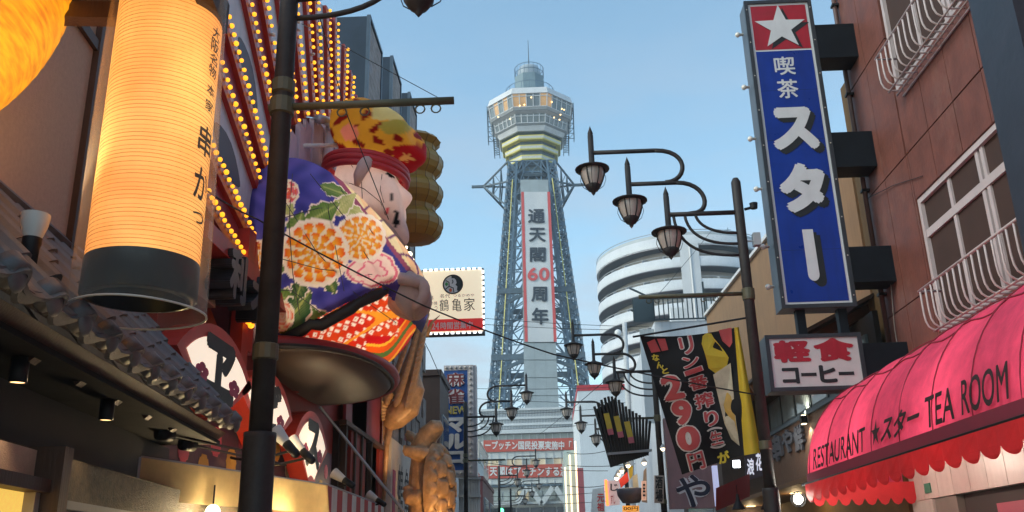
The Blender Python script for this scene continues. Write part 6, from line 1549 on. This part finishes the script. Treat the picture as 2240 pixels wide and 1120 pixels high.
for ch, c, w_, h_, an in (('2', (1471, 845), 52, 62, -14), ('9', (1492, 900), 48, 62, -12), ('0', (1506, 958), 56, 62, -10), ('円', (1523, 1008), 40, 44, -14), ('リ', (1502, 748), 34, 44, -14), ('ン', (1511, 785), 40, 28, -14), ('一', (1517, 806), 44, 12, -20), ('番', (1527, 832), 46, 34, -14), ('搾', (1540, 872), 46, 38, -14), ('り', (1556, 912), 34, 38, -14), ('生', (1567, 956), 30, 34, -12)):
    btext(ch, c, w_, h_, an, .11 if ch in '290' else .075, BWH, .012); btext(ch, c, w_ * .90, h_ * .90, an, .06 if ch in '290' else .03, BRD, .02)
for ch, c, w_, h_, an in (('(', (1563, 936), 8, 34, 80), (')', (1571, 976), 8, 34, 80)): btext(ch, c, w_, h_, an, .05, BWH, .012)
for ch, c, w_, h_ in (('な', (1434, 780), 16, 16), ('ん', (1443, 796), 16, 15), ('と', (1455, 808), 15, 14), ('が', (1583, 1000), 27, 27)): btext(ch, c, w_, h_, -14, .05, BYE, .014)
def bpoly(pts, m, o, nm='print'):
    G().prism([bnp(*bpx(*p), o) for p in pts], (0, .004, 0)).build(nm, m, bcl)
bpoly([(1415, 748), (1432, 738), (1445, 765), (1425, 770)], BRD, .012); bpoly([(1437, 737), (1455, 735), (1462, 760), (1448, 764)], BRD, .012)
bpoly([(1572, 718), (1600, 715), (1602, 748), (1596, 758), (1580, 742)], BRD, .012)
bpoly([(1537, 728), (1545, 722), (1556, 724), (1562, 735), (1570, 745), (1585, 765), (1594, 780), (1590, 800), (1565, 812), (1550, 800), (1543, 770), (1535, 745)], BYE, .012, 'printed_yellow_figure')
bpoly([(1560, 815), (1598, 792), (1604, 850), (1610, 920), (1618, 975), (1600, 960), (1585, 925), (1572, 870)], mat('print_beer', (.42, .36, .26), .6, .35, 5), .013, 'printed_beer_glass')
bpoly([(1572, 868), (1602, 850), (1609, 920), (1617, 970), (1600, 955), (1586, 925)], mat('print_amber', (.42, .25, .04), .6, .3, 5), .016, 'printed_beer')
# folded yellow edge of the cloth
G().grid(lambda u, v: aty(1606 + (1 - v) * 0 + (10 + 26 * v) * u + 22 * v, 716 + 280 * v - 6 * u * v, YBn - .03 - .10 * math.sin(u * 2.6)), 6, 20).build('folded_edge', mat('banner_yellow_back', (.52, .36, .02), .7, .15, 3), bn, True)
G().tube([aty(1384, 737, YBn), V((2.85, 12.0, aty(1612, 712, YBn).z + .06))], .014, 6).build('hanging_rod', BLACKM, bn)

# ------------------------------------------------------------------ black slatted fan-shaped sign
YK = 19.0
sk = thing('slatted_sign', 'black slatted fan-shaped sign with three yellow price labels', 'sign', aty(1365, 1000, YK))
SLT = mat('slat_black', (.014, .012, .012), .5, .3)
nsl = 17
for k in range(nsl):
    t = k / (nsl - 1); a = aty(1300 + 122 * t, 893 - 26 * math.sin(math.pi * min(1, t * 1.6 + .05)) + (t > .6) * (t - .6) * 70, YK + .5 * t); b = aty(1338 + 78 * t, 1022 - 26 * t, YK + .5 * t + .15)
    G().bar(a, b, .05, .09, V((0, 1, 0))).build('slat', SLT, sk)
G().prism([aty(1302, 896, YK + .15), aty(1345, 872, YK + .3), aty(1372, 985, YK + .4), aty(1338, 1020, YK + .3)], (0, .03, 0)).build('backing', SLT, sk)
G().bar(aty(1330, 993, YK), aty(1425, 985, YK + .4), .05).build('rail', GREYP, sk)
for px, py in ((1326, 925), (1348, 931), (1371, 943)):
    G().prism([aty(px - 6, py - 20, YK - .1), aty(px + 6, py - 22, YK - .1), aty(px + 14, py + 12, YK - .1), aty(px + 2, py + 14, YK - .1)], (0, .01, 0)).build('yellow_label', MYEL, sk); G().prism([aty(px + 2, py + 14, YK - .1), aty(px + 14, py + 12, YK - .1), aty(px + 17, py + 25, YK - .1), aty(px + 5, py + 27, YK - .1)], (0, .01, 0)).build('pink_label', mat('label_pink', (.5, .12, .16), .6), sk)
# small lit shop things underneath
t = thing('red_tube_sign', 'small white shop sign edged by a glowing red tube', 'sign', aty(1340, 1105, 24)); YT = 24
f_ = G().prism([aty(1326, 1052, YT), aty(1355, 1050, YT), aty(1356, 1104, YT), aty(1330, 1106, YT)], (0, .1, 0)).build('face', mat('pinkish_face', (.6, .5, .5), .5, emit=(1, .7, .65), es=.3), t)
G().tube([aty(1325, 1050, YT), aty(1329, 1106, YT)], .035, 6).build('glow_tube', mat('red_tube', (1, .15, .05), .3, emit=(1, .10, .02), es=5), t)
g1 = G(); text(g1, 'じ', rectY(1335, 1058, 1352, 1074, YT - .03), .03); g1.build('lettering', SHD, f_, fix=False)
g1 = G(); text(g1, 'すし', rectY(1336, 1082, 1346, 1102, YT - .03), .02); g1.build('lettering', mat('red_print', (.5, .03, .03), .6), f_, fix=False)
for px, py in ((1349, 1045), (1353, 1037), (1360, 1030), (1374, 1018), (1409, 1012), (1450, 981)):
    p = aty(px, py, 22); d = thing('shade_lamp', 'small warm lamp with metal shade under the slatted sign', 'lamp', p, 'small shaded lamps over the shop'); G().lathe([(.02, .10), (.05, .06), (.08, .0)], p, 12).build('shade', GREYP, d, True); G().ball(p - V((0, 0, .01)), .05, 10, 6).build('bulb', BULBW, d, True)
lamp_pt('shade_lamps_light', aty(1375, 1020, 21.4), 14, (1, .7, .35), .2)
def flag(pts, m, label, Y):
    G().prism([aty(*p, Y) for p in pts], (0, .02, 0)).build('shop_flag', m, label=label, cat='flag')
flag([(1354, 1050), (1372, 1032), (1376, 1052), (1358, 1068)], mat('flag_red', (.55, .02, .015), .6, .1), 'bright red cloth flag under the slatted black sign', 22.2)
flag([(1374, 1022), (1385, 1018), (1384, 1040), (1378, 1050)], mat('flag_yellow', (.6, .42, .03), .6, .1), 'bright yellow cloth flag under the slatted black sign', 22.4)
flag([(1384, 1042), (1394, 1036), (1398, 1074), (1385, 1072)], mat('flag_cream', (.55, .5, .4), .6, .1), 'cream paper strip hanging under the yellow flag', 22.3)
g = G().lathe([(.0, -.1), (.2, -.08), (.3, .08), (.32, .22), (.27, .24)], aty(1380, 1092, 21.5), 16); g.build('steel_kettle_bowl', mat('bowl_steel', (.12, .12, .15), .4, .2), smooth=True, label='big dark metal bowl hung over the shop entrance', cat='bowl')
flag([(1408, 1030), (1414, 1022), (1416, 1100), (1404, 1098)], mat('flag_beige', (.4, .3, .24), .6, .2), 'tall beige strip banner behind the second lamp post', 22.6)
for k, (r_, c_, tx, lab) in enumerate((((1362, 1106, 1398, 1119), (.9, .35, .05), '00円', 'orange lit price strip below the metal bowl'), ((1404, 1052, 1414, 1094), (.9, .5, .35), '串', 'narrow warm lit upright sign beside second lamp post'), ((1432, 1040, 1452, 1100), (.35, .3, .28), '酒場', 'dull grey upright board left of the lilac sign'))):
    f_ = rectY(*r_, 21.0); b_ = G().prism([f_(0, 0), f_(1, 0), f_(1, 1), f_(0, 1)], (0, .08, 0)).build('small_shop_sign', mat('shop_sign_%s' % 'abc'[k], c_, .5, .15, 3, emit=c_, es=(.8, .5, .05)[k]), label=lab, cat='sign')
    g_ = rectY(r_[0] + 2, r_[1] + 2, r_[2] - 2, r_[3] - 2, 20.97); g1 = G(); text(g1, '\n'.join(tx) if k == 2 else tx, g_, .02); g1.build('lettering', SHD, b_, fix=False)
# dark house behind these shops
plain('dark_shop_house', 'dark wooden shop house behind the lilac sign board', 3.9, 8, 20.7, 27, aty(1470, 860, 20.7).z - .2, mat('dark_house', (.05, .035, .03), .7, .3), 1, 1)
# ------------------------------------------------------------------ white roof-terrace house with railing
th_ = thing('terrace_house', 'white house with blue-black roof terrace railing and air conditioner', 'building', (8, 34, 0))
YT = 30.0; x0 = aty(1432, 715, YT).x; zf = aty(1500, 702, YT).z; zr_ = aty(1500, 652, YT).z
G().box(x0, 13, YT, 40, 0, zf).build('wall', mat('terrace_white', (.55, .57, .62), .6, .08, 1, streak=.2), th_)
RAIL = mat('rail_navy', (.03, .045, .055), .5, .2); xr_ = x0 + 3.6
for z in (zf + .06, zr_): G().bar((x0, YT - .05, z), (xr_, YT - .05, z), .05).build('rail', RAIL, th_); G().bar((x0, YT - .05, z), (x0 - .9, YT + 0.0 - 1.4, z - .0), .05).build('rail', RAIL, th_)
for k in range(23): x = x0 + .02 + (xr_ - x0) * k / 22; G().bar((x, YT - .05, zf + .06), (x, YT - .05, zr_), .036).build('baluster', RAIL, th_)
G().bar((x0 + 1.75, YT - .05, zf), (x0 + 1.75, YT - .05, zr_ + .55), .06).build('rail_post', RAIL, th_)
G().prism([(x0 - .02, YT - .05, zf), (x0 - .02, YT - .05, zr_), (x0 - .85, YT - 1.4, zr_ - .35), (x0 - .85, YT - 1.4, zf - .35)], (.03, 0, 0)).build('side_screen', mat('screen_navy', (.035, .05, .055), .5), th_)
ac_ = G().box(x0 + 2.3, x0 + 3.2, YT + .6, YT + 1.0, zf, zf + .6).build('air_conditioner', GREYP, th_); G().lathe([(.22, 0), (.24, .02), (.2, .03), (.18, .0), (.02, .01)], (0, 0, 0), 4)
G().tube([(x0 + 2.75 + .22 * math.cos(t), YT + .59, zf + .3 + .22 * math.sin(t)) for t in [k * math.pi / 10 for k in range(21)]], .02, 5, False).build('fan_ring', BLACKM, ac_)
G().box(x0 + .7, x0 + 1.3, YT + .8, YT + 1.2, zf, zf + .7).build('vent_box', WHITEP, th_)
G().box(x0 - .5, 13, YT + .2, YT + .25, zf - 3.4, zf - .2).build('wall_screen', mat('pale_blue_wall', (.36, .42, .48), .6, .1, 1, streak=.2), th_)
for k in range(3): G().box(x0 + .3 + k * 1.2, x0 + 1.2 + k * 1.2, YT - .04, YT, zf - 2.6, zf - 1.2).build('window', GLASS, th_)
# utility pole with lamp in front of it
t = thing('utility_pole', 'pale utility pole with round lamp in front of apartment block', 'pole', (aty(1366, 880, 40).x, 40, 0)); G().tube([(aty(1366, 880, 40).x, 40, 0), aty(1366, 706, 40)], [.16, .11], 10).build('shaft', mat('pole_concrete', (.45, .46, .48), .7), t, True); G().ball(aty(1352, 728, 40), .16, 12, 8).build('lamp_globe', WHITEP, t, True); G().bar(aty(1352, 735, 40), aty(1366, 740, 40), .05).build('lamp_arm', GREYP, t)
# tall white building with red top stripe beside the tower
XW0 = aty(1268, 950, 92).x
wb = thing('white_slab_building', 'plain white building with a red stripe along its top', 'building', (XW0 + 6, 100, 0))
zt2 = aty(1290, 842, 92).z
G().box(XW0, XW0 + 14, 92, 112, 0, zt2 - .6).build('wall', mat('slab_white', (.62, .65, .70), .6, .06, .5, streak=.1), wb); G().box(XW0 - .05, XW0 + 14, 91.95, 112, zt2 - .6 + .004, zt2).build('red_stripe', mat('stripe_red_far', (.45, .025, .04), .6), wb)
gp = thing('glass_front_house', 'narrow pale glass fronted building with lit edge strips', 'building', (aty(1252, 1000, 70).x, 70, 0))
xa, xb = aty(1236, 1050, 70).x, aty(1262, 1050, 70).x
G().box(xa, xb, 70, 80, 0, aty(1252, 985, 70).z).build('wall', mat('pale_green_glass', (.42, .5, .48), .2, .1, 1), gp)
for px, p0 in ((1236, 1022), (1246, 995), (1258, 965)): a = aty(px, p0, 69.8); G().tube([(a.x, 69.8, 1), (a.x, 69.8, a.z)], .07, 6).build('lit_strip', mat('strip_warm', (1, .85, .65), .3, emit=(1, .72, .42), es=1.5), gp)
G().box(xb + .05, xb + .5, 69.5, 70.2, 1, aty(1266, 1025, 70).z).build('red_board', mat('faded_red', (.35, .08, .09), .6, .2), gp)
# white cloth sign with red kanji
f_ = G().prism([aty(1296, 1070, 34), aty(1322, 1066, 34), aty(1324, 1160, 34), aty(1290, 1160, 34)], (0, .08, 0)).build('white_cloth_sign', mat('cloth_white', (.5, .53, .56), .7), label='white cloth sign with red kanji beside the red tube sign', cat='sign')
for ch, y0 in (('元', 1080), ('祖', 1100)): g1 = G(); text(g1, ch, rectY(1306, y0, 1322, y0 + 18, 33.97), .03); g1.build('lettering', mat('red_print', (.5, .03, .03)), f_, fix=False)
# tiny traffic light glow far down the street
p = aty(1105, 1117, 75); t = thing('traffic_light', 'tiny traffic signal showing green far down the street', 'traffic light', p); G().box(p.x - .6, p.x + .6, p.y, p.y + .3, p.z - .25, p.z + .25).build('housing', BLACKM, t); G().lathe([(0, 0), (.2, 0)], (0, 0, 0), 8); G().ball(p + V((-.3, -.05, 0)), .2, 10, 6).build('green_lens', mat('green_lens', (.1, .9, .4), .3, emit=(.1, 1, .4), es=5), t)

# ================================================================== overhead wires
WIRE = mat('wire_black', (.012, .012, .014), .6)
def wire(pts, r, label, sagm=.15):
    out = []
    for a, b in zip(pts[:-1], pts[1:]):
        for k in range(13): t = k / 12; p = V(a).lerp(V(b), t) - V((0, 0, sagm * 4 * t * (1 - t))); out.append(p)
    G().tube(out, r, 5).build('overhead_wire', WIRE, label=label, cat='wire', group='wires across the street', smooth=True)
wire([atx(445, 412, -3.2), aty(560, 478, 9.5), aty(925, 668, 10.5), aty(1210, 775, 11.2), aty(1680, 868, 12)], .010, 'long black wire crossing in front of the seated figure to the right post', .02)
wire([aty(700, 40, 9.5), aty(755, 240, 11), aty(850, 480, 12.2)], .007, 'thin wire falling past the capped head of the seated figure', .0)
wire([aty(660, 52, 8), aty(985, 228, 8)], .004, 'thin guy wire from the thick post down to its rod end', .0)
wire([aty(905, 690, 18), aty(940, 770, 22), aty(992, 880, 30)], .010, 'wire dropping from crane sculpture to mahjong sign', .05)
for k, (a, b, Y) in enumerate((((1030, 905), (1300, 895), 62), ((1030, 940), (1330, 925), 58), ((1040, 850), (1420, 842), 55), ((990, 690), (1420, 715), 52), ((1000, 705), (1420, 722), 52), ((1060, 1012), (1330, 1030), 48), ((1240, 990), (1330, 985), 46), ((1050, 1085), (1330, 1075), 52), ((1040, 872), (1420, 880), 57), ((1050, 1100), (1330, 1096), 54), ((1240, 1018), (1420, 1010), 44), ((1240, 1062), (1340, 1058), 44))):
    wire([aty(*a, Y), aty(*b, Y)], .016, 'thin wire spanning the street in front of the tower', .12)
wire([aty(1180, 950, 50), aty(1320, 835, 30)], .012, 'pale diagonal wire climbing to the slatted sign', .05)
wire([aty(1400, 690, 30), aty(1560, 500, 40)], .010, 'faint wire rising in front of the apartment block', .05)
# diagonal stay pipe from the red facade down past the crane
G().tube([aty(700, 890, 13.2), aty(884, 1120, 13.8)], .022, 8).build('stay_pipe', mat('pipe_grey', (.30, .30, .33), .35, .2, metal=.6), label='thin grey stay pipe slanting down past the fan sign', cat='pipe')

# ================================================================== the evening air
hz = bpy.data.materials.new('evening_haze'); hz.use_nodes = True; hn = hz.node_tree.nodes; hn.remove(hn['Principled BSDF'])
pv = hn.new('ShaderNodeVolumePrincipled'); pv.inputs['Color'].default_value = (.80, .90, 1, 1); pv.inputs['Density'].default_value = .0007; pv.inputs['Anisotropy'].default_value = 0
hz.node_tree.links.new(pv.outputs[0], hn['Material Output'].inputs['Volume'])
hz.cycles.homogeneous_volume = True
G().box(-60, 60, -8, 190, -1.5, 106).build('haze', hz, kind='stuff')
